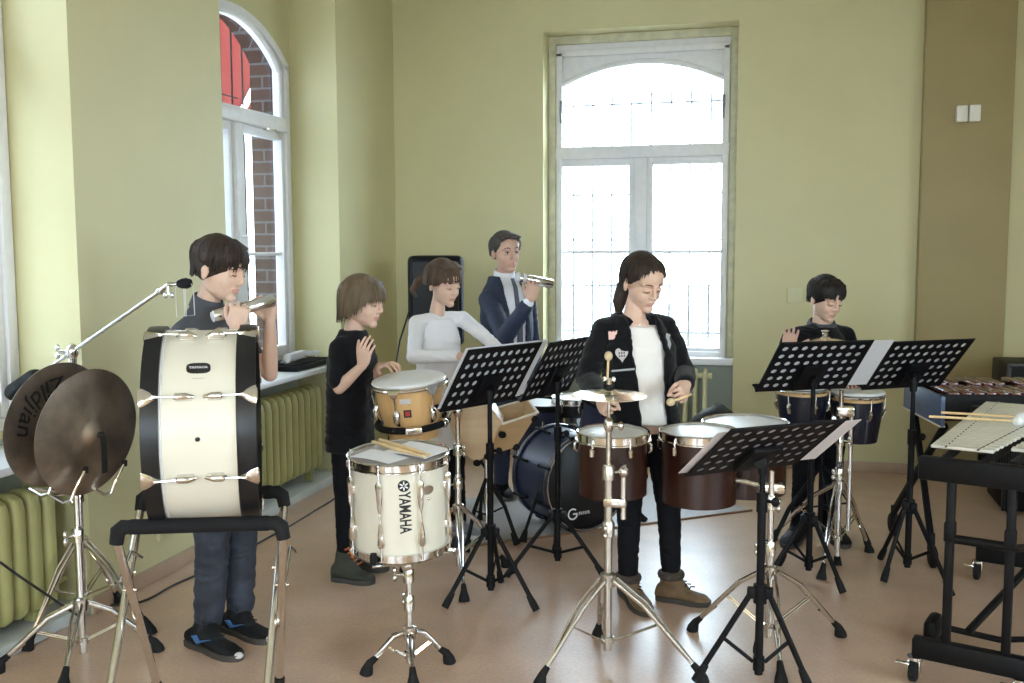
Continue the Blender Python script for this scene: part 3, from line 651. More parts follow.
for q in (-1, 1): m.ball(E1 - V((0, 0, .04)) + CR * .012 * q, (.010, .007, .012), None, 8, 6)
m.build('tilter', 'chrome', t)
m = MB(); m.tube([E2, E2.lerp(E3, .3), E2.lerp(E3, .7), E3], [.013, .019, .021, .014], 14); m.build('felt_knob', 'foam', t)
for k, q in enumerate((.15, .8)):
    p = E2.lerp(E3, q); m = MB(); s_ = V((.018, .004, 0))
    m.tube([p + V((0, 0, .02)), p + s_ + V((0, 0, -.02)), p + s_ * 1.1 + V((0, 0, -.12)), p - s_ * .9 + V((0, 0, -.125)), p - s_ + V((0, 0, -.02))], .0016, 5, closed=True); m.build('hanging_loop', 'paper', t)

B0 = V((-2.456, 3.079, 0)); Bb = (B0.x, B0.y)
t = chrome_stand('cymbal_cradle_stand', 'chrome cradle stand with hooks holding the pair of hand cymbals', 'cymbal stand', Bb, [(-2.703, 2.963, 0), (-2.404, 2.916, 0), (-2.287, 3.255, 0)], .24, .10, .93, collars=(.50, ), tiers=[(.05, .52, .0145), (.50, .665, .0105)])
CC = V((-2.298, 2.972, 0.907)); vd = toward(CC); CU = vd.cross(CR).normalized(); CRr = CU.cross(vd).normalized()
nrm = (vd * .70 + (CRr * .966 - CU * .26) * .72).normalized()
def hand_cymbal(c, label, text):
    ct = thing('hand_cymbal', label, 'cymbal', tuple(c), 'hand cymbals in the cradle'); Mc = frame(c, nrm, CU); R = .225
    m = MB(); prof = [(0, .040), (.018, .038), (.034, .028), (.044, .016), (.054, .011), (.11, .006), (.17, -.002), (R, -.014), (R, -.0155), (.17, -.0035), (.11, .0045), (.054, .0095), (.044, .0145), (.034, .0265), (.018, .0365), (0, .0385)]
    m.lathe(prof, 72, Mc, True); pl = m.build('bronze_plate', 'bronze', ct)
    m = MB(); st = Mc @ V((0, 0, .042)); dn = V((0, 0, -1)); dn = (dn - nrm * dn.dot(nrm) * .4).normalized(); sd = dn.cross(nrm).normalized()
    pts = [st - dn * .012, st + nrm * .012 + dn * .01, st + nrm * .015 + dn * .05, st + nrm * .018 + dn * .095, st + nrm * .018 + dn * .13]
    m.loft([[p + sd * w + nrm * q for w, q in ((-.012, 0), (.012, 0), (.012, .004), (-.012, .004))] for p in pts]); m.ball(st, (.013, .013, .010), None, 10, 6); m.build('leather_strap', 'leather', ct)
    if text:
        vs, fs = text_mesh('Zildjian', .088, .0004, shear=.25); m = MB(); out = []
        for v in vs:
            a = text[0] + v.x / text[1]; rr = text[1] - v.y; out.append((rr * math.cos(a), rr * math.sin(a), .0012 + .0125 * (1 - (rr / .18)) + (.0006 if v.z > 0 else -.001)))
        m.add(out, fs, Mc); m.build('lettering', 'ink', ct)
    return Mc
hand_cymbal(CC, 'front hand cymbal in the cradle, its bell and hanging strap facing the camera', None)
Mb = hand_cymbal(CC - nrm * .145, 'hind hand cymbal in the cradle with large black lettering', (math.radians(56), .155))
# hooks
rt = nrm.cross(V((0, 0, 1))).normalized(); upn = rt.cross(nrm).normalized(); 
if upn.z < 0: upn = -upn
post = V((Bb[0], Bb[1], 0))
for c, offs in ((CC, (-.075, .105)), (CC - nrm * .145, (-.095, .07))):
    for o_ in offs:
        edge = c + rt * o_ - upn * math.sqrt(.225 ** 2 - o_ ** 2); m = MB()
        pts = [V((post.x, post.y, min(.66, edge.z - .02))), edge - nrm * .06 - upn * .018, edge - nrm * .0 - upn * .030, edge + nrm * .032 - upn * .014, edge + nrm * .034 + upn * .02 - rt * .012, edge + nrm * .034 + upn * .085 - rt * .055]
        m.tube(pts, .0058, 8); hk = m.build('hook', 'chrome', t)
        m = MB(); m.tube([pts[-1] - upn * .012, pts[-1] + upn * .008], .009, 8); m.build('rubber_tip', 'rubber', hk)

# ------------------------------------------------------------------ bass drum on its folding stand
ax = V((math.cos(math.radians(27.5)), math.sin(math.radians(27.5)), 0)); BC = V((-1.808, 2.918, 0.968)); R_ = .312; L_ = .328
d = thing('bass_drum', 'cream white bass drum with black hoops resting on the folding stand', 'bass drum', tuple(BC))
vw = toward(BC); Md = frame(BC, ax, vw - ax * vw.dot(ax)); sgn = 1 if (Md.to_3x3() @ V((0, 1, 0))).z > 0 else -1
m = MB(); m.lathe([(R_, -L_ / 2 + .02), (R_, L_ / 2 - .02), (R_ - .01, L_ / 2 - .02), (R_ - .01, -L_ / 2 + .02)], 72, Md, True); m.build('shell', 'cream', d)
for s_ in (-1, 1):
    z0, z1 = s_ * (L_ / 2 - .048), s_ * (L_ / 2 + .004)
    m = MB(); m.lathe([(R_ + .004, z0), (R_ + .016, z0), (R_ + .017, (z0 + z1) / 2), (R_ + .016, z1), (R_ + .004, z1)], 72, Md, True); m.build('hoop', 'blackgloss', d)
    m = MB(); m.lathe([(0, s_ * (L_ / 2 - .012)), (R_ - .01, s_ * (L_ / 2 - .012)), (R_ + .003, s_ * (L_ / 2 - .02)), (R_ + .003, z0 - s_ * .006), (R_ + .0005, z0 - s_ * .008)], 72, Md); m.build('drum_head', 'blackgloss' if s_ > 0 else 'head', d)
    for k in range(8):
        a = sgn * math.radians(15 + 45 * k); e = V((math.cos(a), math.sin(a), 0)); tg = V((-math.sin(a), math.cos(a), 0)); Q = lambda r_, z_, w=0: e * r_ + tg * w + V((0, 0, z_))
        m = MB(); ro = R_ + .0175
        prof = [(.030, 0), (.028, .010), (.018, .028), (.008, .042), (.004, .054)]
        m.loft([[Q(ro, s_ * (L_ / 2 + .006 - z_), -w), Q(ro, s_ * (L_ / 2 + .006 - z_), w), Q(ro + .006, s_ * (L_ / 2 + .006 - z_), w * .6), Q(ro + .006, s_ * (L_ / 2 + .006 - z_), -w * .6)] for w, z_ in prof], Md)
        m.loft([[Q(ro + .004, s_ * (L_ / 2 + .009), -.02), Q(ro + .004, s_ * (L_ / 2 + .009), .02), Q(ro - .03, s_ * (L_ / 2 + .009), .010), Q(ro - .03, s_ * (L_ / 2 + .009), -.010)], [Q(ro + .004, s_ * (L_ / 2 + .005), -.02), Q(ro + .004, s_ * (L_ / 2 + .005), .02), Q(ro - .03, s_ * (L_ / 2 + .005), .010), Q(ro - .03, s_ * (L_ / 2 + .005), -.010)]], Md)
        m.rod(Q(ro + .004, s_ * (L_ / 2 - .03)), Q(R_ + .018, s_ * (L_ / 2 - .115)), .0032, 6, Md)
        m.tube([Q(R_ + .008, s_ * (L_ / 2 - .090)), Q(R_ + .016, s_ * (L_ / 2 - .100)), Q(R_ + .017, s_ * (L_ / 2 - .125)), Q(R_ + .010, s_ * (L_ / 2 - .150))], [.006, .0125, .012, .006], 10, M=Md); m.box((0, 0, 0), (.014, .02, .05), Md @ Matrix.Translation(Q(R_ + .005, s_ * (L_ / 2 - .12))) @ Matrix.Rotation(a, 4, 'Z'), .004)
        m.build('tension_claw', 'chrome', d)
m = MB(); a1 = math.radians(38)
def onshell(a, z, dr_=.0): return ((R_ + dr_) * math.cos(a), (R_ + dr_) * math.sin(a), z)
MBadge = Md
sgn = 1 if (Md @ V((math.cos(.3), math.sin(.3), 0)) - Md @ V((math.cos(-.3), math.sin(-.3), 0))).z > 0 else -1
zr = 1 if (Md.to_3x3() @ V((0, 0, 1))).dot(CR) > 0 else -1
n_ = 24
def badge(m, uc, vc, w, h, dr_, sq=1.):
    vs = [onshell(sgn * (vc) / R_, zr * uc, dr_)]
    for k in range(n_):
        an = 2 * PI * k / n_; cx, sy = math.cos(an), math.sin(an); cx = math.copysign(abs(cx) ** sq, cx); sy = math.copysign(abs(sy) ** sq, sy); vs.append(onshell(sgn * (vc + h * sy) / R_, zr * (uc + w * cx), dr_))
    m.add(vs, [(0, k + 1, (k + 1) % n_ + 1) for k in range(n_)], Md); m.add([Md.inverted() @ (Md @ V(v)) for v in vs[1:]] + [onshell(math.atan2(v[1], v[0]), v[2], -.002) for v in vs[1:]], [(k, (k + 1) % n_, n_ + (k + 1) % n_, n_ + k) for k in range(n_)], Md)
badge(m, -.002, .182, .036, .019, .004, .65); b_ = m.build('maker_badge', 'ink', d)
def shelltext(m, body, uc, vc, size, dr_):
    vs, fs = text_mesh(body, size, .0003)
    m.add([onshell(sgn * (vc + v.y) / R_, zr * (uc + v.x), dr_ + (.0006 if v.z > 0 else 0)) for v in vs], fs, Md)
m = MB(); shelltext(m, 'YAMAHA', -.002, .183, .0135, .0042); m.build('badge_lettering', 'whiteink', b_)
m = MB(); shelltext(m, '\u2013\u2013\u2013\u2013\u2013', -.002, .146, .014, .0005); m.build('small_print', 'iron', d)
m = MB(); m.ball(onshell(sgn * -.045 / R_, zr * -.005, 0), (.0075, .0075, .0075), Md, 10, 8); m.build('air_vent', 'ink', d)
# stand
lat = V((math.cos(math.radians(20)), math.sin(math.radians(20)), 0)); fwd_ = V((-lat.y, lat.x, 0))
t = thing('bass_drum_stand', 'folding chrome stand with padded black bars carrying the cream bass drum', 'drum stand', (BC.x, BC.y, 0))
zb = BC.z - .285
for s_ in (-1, 1):
    c = V((BC.x, BC.y, zb)) + fwd_ * s_ * .205 + (lat * .012 if s_ < 0 else lat * -.03); hw = .233 if s_ < 0 else .225
    l, r_ = c - lat * hw, c + lat * hw
    m = MB(); m.tube([l + lat * .02, r_ - lat * .02], .024, 14); m.build('padded_bar', 'foam', t)
    for p, q in ((l, -1), (r_, 1)):
        m = MB(); m.tube([p - lat * q * .03, p, p + lat * q * .018 - V((0, 0, .014)), p + lat * q * .024 - V((0, 0, .052))], [.022, .025, .025, .022], 12); m.build('elbow_grip', 'rubber', t)
        foot = V((c.x, c.y, 0)) - fwd_ * s_ * (.30 if s_ < 0 else .45) + lat * q * (hw + ((-.01 if q < 0 else -.045) if s_ < 0 else (.05 if q < 0 else .0)))
        top = p + lat * q * .024 - V((0, 0, .04)); m = MB(); m.tube([top, foot + V((0, 0, .01))], .0145, 12, flat=1.0); lg = m.build('leg', 'chrome', t)
        m = MB(); m.tube([foot + (top - foot).normalized() * .06, foot + V((0, 0, .002))], .018, 12); m.build('rubber_foot', 'rubber', lg)
        mid = top.lerp(foot, .30); m = MB(); m.rod(mid - lat * .022, mid + lat * .022, .005, 8); m.build('hinge_bolt', 'chrome', lg)
for q in (-1, 1):
    a = V((BC.x, BC.y, zb - .20)) + fwd_ * -.13 + lat * q * .262; b = V((BC.x, BC.y, zb - .20)) + fwd_ * .13 + lat * q * .262
    m = MB(); m.tube([a, a.lerp(b, .5) + V((0, 0, .06)), b], .006, 8); m.build('folding_strut', 'chrome', t)

# ------------------------------------------------------------------ natural wood hand drum on its mount
CB = V((-1.391, 4.342, 0)); 
t = chrome_stand('hand_drum_stand', 'chrome double braced stand with padded black ring under the maple hand drum', 'drum stand', (CB.x, CB.y), [(CB.x - .27, CB.y + .05), (CB.x + .10, CB.y - .245), (CB.x + .15, CB.y + .22)], .34, .13, .80, collars=(.46, .62), tiers=[(.07, .50, .015), (.46, .80, .0115)])
WC = V((-1.563, 4.195, 0.848)); wax = V((-.05, -.10, 1)).normalized(); Mw = frame(WC, wax, toward(WC))
d = thing('hand_drum', 'maple hand drum with white skin played by the boy in the black T-shirt', 'hand drum', tuple(WC))
m = MB(); h = .115
m.lathe([(.150, h), (.152, h * .55), (.146, 0), (.132, -h * .6), (.116, -h), (.110, -h - .035), (.106, -h - .035), (.112, -h), (.140, 0), (.146, h)], 56, Mw, True); m.build('shell', 'wood', d)
m = MB(); m.lathe([(0, h + .012), (.10, h + .012), (.150, h + .010), (.164, h + .004), (.168, h - .004), (.160, h - .012)], 56, Mw); m.build('drum_head', 'head', d)
m = MB(); m.ring(.164, .009, h - .022, 56, 8, Mw, h=.007); m.build('rim', 'chrome', d)
for k in range(6):
    a = math.radians(-25 + 60 * k); e = V((math.cos(a), math.sin(a), 0)); tg = V((-math.sin(a), math.cos(a), 0)); m = MB()
    m.loft([[e * .168 + tg * .034 + V((0, 0, h - .008)), e * .168 - tg * .034 + V((0, 0, h - .008)), e * .172 - tg * .034 + V((0, 0, h - .008)), e * .172 + tg * .034 + V((0, 0, h - .008))], [e * .168 + tg * .022 + V((0, 0, h - .030)), e * .168 - tg * .022 + V((0, 0, h - .030)), e * .173 - tg * .022 + V((0, 0, h - .030)), e * .173 + tg * .022 + V((0, 0, h - .030))], [e * .165 + tg * .010 + V((0, 0, h - .050)), e * .165 - tg * .010 + V((0, 0, h - .050)), e * .171 - tg * .010 + V((0, 0, h - .050)), e * .171 + tg * .010 + V((0, 0, h - .050))]], Mw)
    m.tube([e * .170 + V((0, 0, h - .05)), e * .163 + V((0, 0, h - .10)), e * .150 + V((0, 0, h - .165))], .0042, 6, M=Mw)
    m.tube([e * .150 + V((0, 0, h - .105)), e * .160 + V((0, 0, h - .125)), e * .158 + V((0, 0, h - .155)), e * .140 + V((0, 0, h - .175))], [.010, .016, .015, .009], 10, M=Mw)
    m.build('tension_lug', 'chrome', d)
def label_patch(m, a, z, w, hh, R0, dr_=.001):
    vs = []
    for q in (dr_, -.003):
        for i in range(5):
            for j in (0, 1): an = a + (i / 4 - .5) * w / R0; vs.append(((R0 + q) * math.cos(an), (R0 + q) * math.sin(an), z + (j - .5) * hh))
    fs = [(2 * i, 2 * i + 2, 2 * i + 3, 2 * i + 1) for i in range(4)] + [(10 + 2 * i, 10 + 2 * i + 1, 10 + 2 * i + 3, 10 + 2 * i + 2) for i in range(4)] + [(2 * i, 10 + 2 * i, 12 + 2 * i, 2 + 2 * i) for i in range(4)] + [(2 * i + 1, 2 * i + 3, 13 + 2 * i, 11 + 2 * i) for i in range(4)] + [(0, 1, 11, 10), (8, 18, 19, 9)]
    m.add(vs, fs, Mw)
m = MB(); label_patch(m, -.16, .048, .050, .022, .1525); m.build('white_sticker', 'paper', d)
m = MB(); label_patch(m, -.13, -.008, .034, .034, .148); lb = m.build('red_black_badge', 'ink', d)
m = MB(); label_patch(m, -.13, -.008, .020, .020, .148, .002); m.build('badge_centre', 'redink', lb)
# padded ring of the mount
rc = WC - wax * .082; m = MB(); Mr = frame(rc, wax, toward(rc)); pts = [Mr @ V((.158 * math.cos(a), .158 * math.sin(a), 0)) for a in [math.radians(-120 + 15 * k) for k in range(17)]]
m.tube(pts, .0155, 12); m.build('padded_ring', 'foam', t)
m = MB(); pe = pts[8]; pe2 = Mr @ V((.165, 0, 0)); m.box((0, 0, 0), (.05, .075, .036), frame(pe2, wax, toward(rc)), .008); m.build('ring_clamp', 'chromed', t)
top = V((CB.x, CB.y, .80)); q = pts[12]; m = MB(); m.tube([top, top + V((0, 0, .03)), q.lerp(top, .4) + V((0, 0, .02)), pts[13]], .010, 10); m.ball(top, (.024, .024, .03)); m.ball(q, (.022, .022, .022)); m.build('mount_arm', 'chrome', t)

# ------------------------------------------------------------------ plywood cajon boxes on a stand
t = thing('box_cajon', 'angular birch plywood box cajon with open pale-edged side, behind the music stand', 'cajon', (-1.402, 4.853, 0))
m = MB()
f = [(-1.485, 4.457, 0.768), (-1.295, 4.55, 0.794), (-1.223, 4.52, 0.715), (-1.299, 4.506, 0.565), (-1.344, 4.491, 0.527), (-1.432, 4.455, 0.602)]
ex = V((-.06, .24, 0)); m.loft([[V(p) for p in f], [V(p) + ex for p in f]]); m.build('left_chamber', 'ply', t)
F1, F2, B1, B2 = V((-1.222, 4.515, 0.716)), V((-1.077, 4.624, 0.759)), V((-1.345, 4.781, 0.741)), V((-1.186, 4.869, 0.784)); G1, G2 = V((-1.3, 4.511, 0.559)), V((-1.181, 4.602, 0.59)); H1, H2 = G1 + ex, G2 + ex
def panel(m, q, th):
    nn = (q[1] - q[0]).cross(q[2] - q[0]).normalized() * th; m.loft([q, [p + nn for p in q]])
m = MB(); panel(m, [F1, F2, G2, G1], .010); panel(m, [B1, B2, H2, H1], .010); panel(m, [F2, B2, H2, G2], .010); panel(m, [F1, B1, H1, G1], .010); panel(m, [G1, G2, H2, H1], .010); m.build('open_chamber', 'ply', t)
m = MB()
for a, b in ((F1, F2), (F2, B2), (F1, B1), (B1, B2)): m.tube([a, b], .006, 6)
m.build('pale_edge', 'plyedge', t)
for p in (F1 + V((-.0, -.012, -.05)), G1, V(f[4]), F2 + V((-.02, 0, -.03)), B1 + V((.02, .0, -.03)), G2): 
    m = MB(); m.ball(p, (.020, .015, .017), None, 12, 8); m.build('rubber_corner', 'rubber', t)
b = V((-1.416, 4.904, 0)); m = MB(); m.rod((b.x, b.y, .10), (b.x, b.y, .62), .013, 12); m.build('stand_pole', 'chrome', t)
for k, fpx in enumerate((V((-1.264, 4.941, 0)), V((-1.482, 4.746, 0)), V((-1.588, 5.356, 0)))):
    m = MB(); h0 = V((b.x, b.y, .36)); fo = fpx + V((0, 0, .02)); m.tube([h0, h0.lerp(fo, .6) + V((0, 0, .05)), fo], .0105, 10); lg = m.build('leg', 'black', t); m = MB(); m.tube([fo + (h0 - fo).normalized() * .05, fo - V((0, 0, .0155))], [.014, .019], 10); m.build('rubber_foot', 'rubber', lg)
    m = MB(); m.tube([V((b.x, b.y, .16)), h0.lerp(fo, .6) + V((0, 0, .05))], .005, 6); m.build('brace', 'black', t)

# ------------------------------------------------------------------ drum kit
KF = V((-0.947, 5.259, 0.324)); KF.z = .2765; vd = toward(KF); vd.z = 0; vd = vd.normalized(); sd = V((-vd.y, vd.x, 0)); sd = sd if sd.dot(CR) > 0 else -sd
kn = (vd * .83 + sd * .56).normalized(); KL = .36; KC = KF - kn * KL / 2
d = thing('kit_bass_drum', 'dark blue kit bass drum with black front head and round white emblem', 'bass drum', tuple(KC))
Mk = frame(KC, kn, sd - kn * sd.dot(kn)); R_ = .255
m = MB(); m.lathe([(R_, -KL / 2 + .03), (R_, KL / 2 - .03), (R_ - .008, KL / 2 - .03), (R_ - .008, -KL / 2 + .03)], 64, Mk, True); m.build('shell', 'kitblue', d)
for s_ in (-1, 1):
    m = MB(); z0, z1 = s_ * (KL / 2 - .035), s_ * (KL / 2 + .002); m.lathe([(R_ + .002, z0), (R_ + .014, z0), (R_ + .014, z1), (R_ + .002, z1)], 64, Mk, True); m.build('hoop', 'kitblue', d)
    m = MB(); m.ring(R_ + .0145, .0035, z0 + s_ * .018, 64, 6, Mk); m.ring(R_ + .004, .005, z1, 64, 6, Mk); m.build('hoop_inlay', 'chromed', d)
    m = MB(); m.lathe([(0, s_ * (KL / 2 - .010)), (R_ - .01, s_ * (KL / 2 - .010)), (R_ + .002, s_ * (KL / 2 - .02))], 64, Mk); m.build('drum_head', 'blackgloss', d)
    for k in range(8):
        a = 2 * PI * (k + .5) / 8; e = V((math.cos(a), math.sin(a), 0)); m = MB(); m.tube([e * (R_ + .018) + V((0, 0, s_ * (KL / 2 + .008))), e * (R_ + .020) + V((0, 0, s_ * (KL / 2 - .04))), e * (R_ + .016) + V((0, 0, s_ * (KL / 2 - .10)))], [.010, .008, .004], 8, M=Mk); m.tube([e * (R_ + .006) + V((0, 0, s_ * (KL / 2 - .085))), e * (R_ + .018) + V((0, 0, s_ * (KL / 2 - .10))), e * (R_ + .006) + V((0, 0, s_ * (KL / 2 - .125)))], .009, 8, M=Mk); m.build('claw', 'black', d)
up_l = Mk.to_3x3().inverted() @ V((0, 0, 1)); xr_l = Mk.to_3x3().inverted() @ (CR - kn * CR.dot(kn)).normalized()
def onhead(u, v, z=KL / 2 - .0085): p = xr_l * u + up_l * v; return (p.x, p.y, z)
m = MB(); c0 = (-.092, -.165)
ring = []
for k in range(28):
    a = math.radians(45 + 300 * k / 27); ring.append(a)
vs = []
for a in ring:
    for rr in (.024, .032): vs.append(onhead(c0[0] + rr * math.cos(a), c0[1] + rr * math.sin(a), KL / 2 - .0088)); 
nv = len(vs)
vs += [(p[0], p[1], p[2] + .0012) for p in vs]
m.add(vs, [(2 * i, 2 * i + 2, 2 * i + 3, 2 * i + 1) for i in range(27)] + [(nv + 2 * i, nv + 2 * i + 1, nv + 2 * i + 3, nv + 2 * i + 2) for i in range(27)], Mk)
def hbar(u0, u1, v0, v1):
    q = [onhead(u0, v0), onhead(u1, v0), onhead(u1, v1), onhead(u0, v1)]; m.loft([[V(p) + V((0, 0, -.0008)) for p in q], [V(p) + V((0, 0, .0012)) for p in q]], Mk)
hbar(c0[0] + .002, c0[0] + .030, c0[1] - .004, c0[1] + .004); hbar(c0[0] + .022, c0[0] + .030, c0[1] - .016, c0[1] + .004)
for k in range(6): hbar(c0[0] + .040 + k * .0125, c0[0] + .0445 + k * .0125, c0[1] - .009, c0[1] + .007); hbar(c0[0] + .040 + k * .0125, c0[0] + .048 + k * .0125, c0[1] - (.009 if k % 2 else -.004), c0[1] - (.006 if k % 2 else -.007))
m.build('front_emblem', 'whiteink', d)
for s_ in (-1, 1):
    m = MB(); side = V((-kn.y, kn.x, 0)); a = KC + kn * .06 + side * s_ * .245 + V((0, 0, -.05)); b = KC + kn * .16 + side * s_ * .40; b.z = .01; m.tube([a, b], .009, 8); lg = m.build('spur_leg', 'black', d); m = MB(); m.tube([b + (a - b).normalized() * .06, b + V((0, 0, -.008))], [.012, .024], 10); m.build('rubber_foot', 'rubber', lg)
tt = thing('rack_tom', 'dark blue rack tom mounted above the kit bass drum', 'tom drum', (-0.839, 5.219, 0.685))
c = V((-0.838, 5.218, 0.669)); drum(tt, c, (.15, -.2, 1), .135, .20, 'kitblue', nl=6, hoop='black', lugmat='black')
m = MB(); m.tube([c - V((0, 0, .10)) + V((0, .09, 0)), c - V((0, 0, .2)) + V((0, .10, 0)), V((KC.x, KC.y, .53))], .010, 8); m.build('mount_post', 'chrome', tt)
tt = thing('kit_snare_drum', 'black kit snare drum with white head beside the rack tom', 'snare drum', (-1.147, 5.887, 0.591))
c = V((-1.147, 5.886, 0.579)); drum(tt, c, (.0, -.03, 1), .125, .12, 'blackgloss', nl=8, hoop='chrome')
m = MB(); m.rod(c - V((0, 0, .075)), (c.x, c.y, .20), .012, 10); m.build('stand_pole', 'chrome', tt)
for k in range(3):
    a = k * 2 * PI / 3 + .4; e = V((math.cos(a), math.sin(a), 0)); m = MB(); m.tube([V((c.x, c.y, .30)), V((c.x, c.y, 0)) + e * .22 + V((0, 0, .012))], .008, 8); m.build('leg', 'chrome', tt)
tt = thing('floor_tom', 'dark floor tom of the drum kit with pale head, beside the man', 'tom drum', (-1.339, 5.829, 0.507))
c = V((-1.35, 5.823, 0.477)); drum(tt, c, (.05, -.03, 1), .15, .27, 'kitblue', nl=6, hoop='black', lugmat='black')
for k in range(3):
    a = k * 2 * PI / 3 + .9; e = V((math.cos(a), math.sin(a), 0)); m = MB(); m.tube([c + e * .165 + V((0, 0, .05)), V((c.x, c.y, .05)) + e * .165, V((c.x, c.y, .008)) + e * .185], .007, 8); m.build('leg', 'chrome', tt)
# grey mat under the kit
e0, e1 = V((-1.60, 4.765, 0)), V((-.09, 5.925, 0)); dv = (e1 - e0).normalized(); pv = V((-dv.y, dv.x, 0))
t = thing('drum_mat', 'flat grey mat with a brown edge under the drum kit', 'mat', tuple(e0))
m = MB(); m.poly([tuple(e0)[:2], tuple(e1)[:2], tuple(e1 + pv * .95)[:2], tuple(e0 + pv * .95)[:2]], .0006, .003); m.build('mat_surface', 'rug', t)
m = MB(); m.tube([e0 + V((0, 0, .004)), e1 + V((0, 0, .004))], .008, 6); m.build('edge_strip', 'trim', t)

# ------------------------------------------------------------------ loudspeaker in the corner
SC = V((-2.196, 6.4, 1.195)); t = thing('loudspeaker', 'black loudspeaker on a tripod in the corner behind the girl in white', 'loudspeaker', (SC.x, SC.y, 0))
fd = toward(SC); fd.z = 0; fd.normalize(); Ml = frame(SC, V((0, 0, 1)), fd)
m = MB(); m.poly([(-.17, -.12), (-.17, .12), (.10, .185), (.16, .17), (.16, -.17), (.10, -.185)], -.30, .30, Ml)
bmx = m.build('cabinet', 'black', t); md = bmx.modifiers.new('round', 'BEVEL'); md.width = .035; md.segments = 3
m = MB(); m.box((.165, 0, 0), (.012, .30, .52), Ml, .005); m.build('front_grille', 'grille', t)
m = MB(); m.rod((SC.x, SC.y, .35), (SC.x, SC.y, SC.z - .28), .017, 12); m.build('stand_pole', 'black', t)
for k in range(3):
    a = k * 2 * PI / 3 + .5; e = V((math.cos(a), math.sin(a), 0)); m = MB(); m.tube([V((SC.x, SC.y, .55)) + e * .02, V((SC.x, SC.y, .012)) + e * .34], .010, 8); m.build('leg', 'black', t)
m = MB(); m.tube([(-2.325, 6.224, 1.124), (-2.336, 6.08, 0.951), (-2.333, 5.956, 0.737), (-2.315, 5.831, 0.467), (-2.59, 6.434, 0), (-2.67, 6.164, 0)], .006, 8); tag(m.build('speaker_cable', 'cable'), 'black cable hanging from the loudspeaker in the corner', 'cable')

# ------------------------------------------------------------------ radiators
def panel_radiator(label, y0, n, xc, z0, z1, pitch=.083, group='ribbed radiators'):
    t = thing('radiator', label, 'radiator', (xc, y0, 0))
    for i in range(n):
        y = y0 + i * pitch; m = MB(); rings = []; k = 14
        for z, sx, sy in ((z0, .045, .012), (z0 + .02, .070, .030), (z0 + .06, .075, .037), (z1 - .07, .075, .037), (z1 - .025, .066, .033), (z1 - .006, .040, .020), (z1, .018, .008)):
            rings.append([(xc + sx * math.copysign(abs(math.cos(a)) ** .5, math.cos(a)), y + sy * math.copysign(abs(math.sin(a)) ** .7, math.sin(a)), z) for a in [2 * PI * j / k for j in range(k)]])
        m.loft(rings); m.build('radiator_section', 'rad', t)
    m = MB(); 
    for z in (z0 + .06, z1 - .07): m.rod((xc, y0, z), (xc, y0 + (n - 1) * pitch, z), .022, 10)
    m.rod((xc, y0 + (n - 1) * pitch, z0 + .06), (xc, y0 + (n - 1) * pitch + .15, z0 + .06), .012, 8); m.build('header_pipe', 'rad', t)
    for yy in (y0 + pitch, y0 + (n - 2) * pitch):
        m = MB(); m.box((xc + .02, yy, (z0 + .056) / 2 + .02), (.05, .03, z0 - .03), bev=.005); m.build('foot', 'rad', t)
panel_radiator('olive yellow ribbed radiator under the left window beside the boy in black', 4.86, 13, -2.875, .13, .675)
panel_radiator('olive yellow ribbed radiator at the left edge behind the hand cymbals', 2.37, 13, -2.875, .10, .60)
t = thing('radiator', 'cream column radiator in the niche under the back window', 'radiator', (-.9, YB + .06, 0))
for i in range(13):
    x = -1.28 + i * .069; m = MB()
    for dy in (.03, .095): m.tube([(x, YB + dy, .10), (x, YB + dy, .66)], .016, 10)
    m.tube([(x, YB + .02, .63), (x, YB + .06, .665), (x, YB + .105, .63)], .018, 10); m.tube([(x, YB + .02, .12), (x, YB + .06, .09), (x, YB + .105, .12)], .018, 10); m.build('radiator_column', 'radcream', t)
m = MB(); m.rod((-1.33, YB + .06, .63), (-.405, YB + .06, .63), .022, 10); m.rod((-1.33, YB + .06, .12), (-.38, YB + .06, .12), .022, 10); m.build('header_pipe', 'radcream', t)
m = MB(); m.rod((-1.24, YB + .06, .006), (-1.24, YB + .06, .10), .014, 8); m.rod((-.47, YB + .06, .006), (-.47, YB + .06, .10), .014, 8); m.build('foot', 'radcream', t)
# ------------------------------------------------------------------ things on the left sill
SZ = .79
m = MB(); c = V((-2.93, 5.797, 0.823)); c.z = SZ
t = thing('flat_case', 'flat black case lying open on the left window sill', 'case', tuple(c))
m = MB(); m.box((c.x, c.y, SZ + .019), (.26, .50, .034), bev=.008); m.build('case_body', 'black', t)
m = MB(); m.box((c.x, c.y, SZ + .040), (.22, .45, .010), bev=.004); m.build('foam_lining', 'foam', t)
m = MB()
for k in range(7):
    m = MB(); m.box((c.x + random.uniform(-.08, .08), c.y + random.uniform(-.2, .2), SZ + .047), (.02, .05, .006), None, .002); m.build('steel_fitting', 'chrome', t)
m = MB(); m.tube([(c.x + .02, c.y - .17, SZ + .077), (c.x + .0, c.y + .07, SZ + .077)], .026, 14); tag(m.build('paper_roll', 'paper'), 'white roll lying on the flat black case on the window sill', 'roll')
m = MB(); pts = []
for k in range(26):
    a = k * .62; pts.append((c.x - .01 + .065 * math.cos(a), c.y + .16 + .06 * math.sin(a * 1.13), SZ + .058 + .0012 * k + .006 * math.sin(k * 1.7)))
m.tube(pts, .0052, 6); tag(m.build('white_cord', 'paper'), 'loosely coiled white cord on the flat black case on the window sill', 'cord')
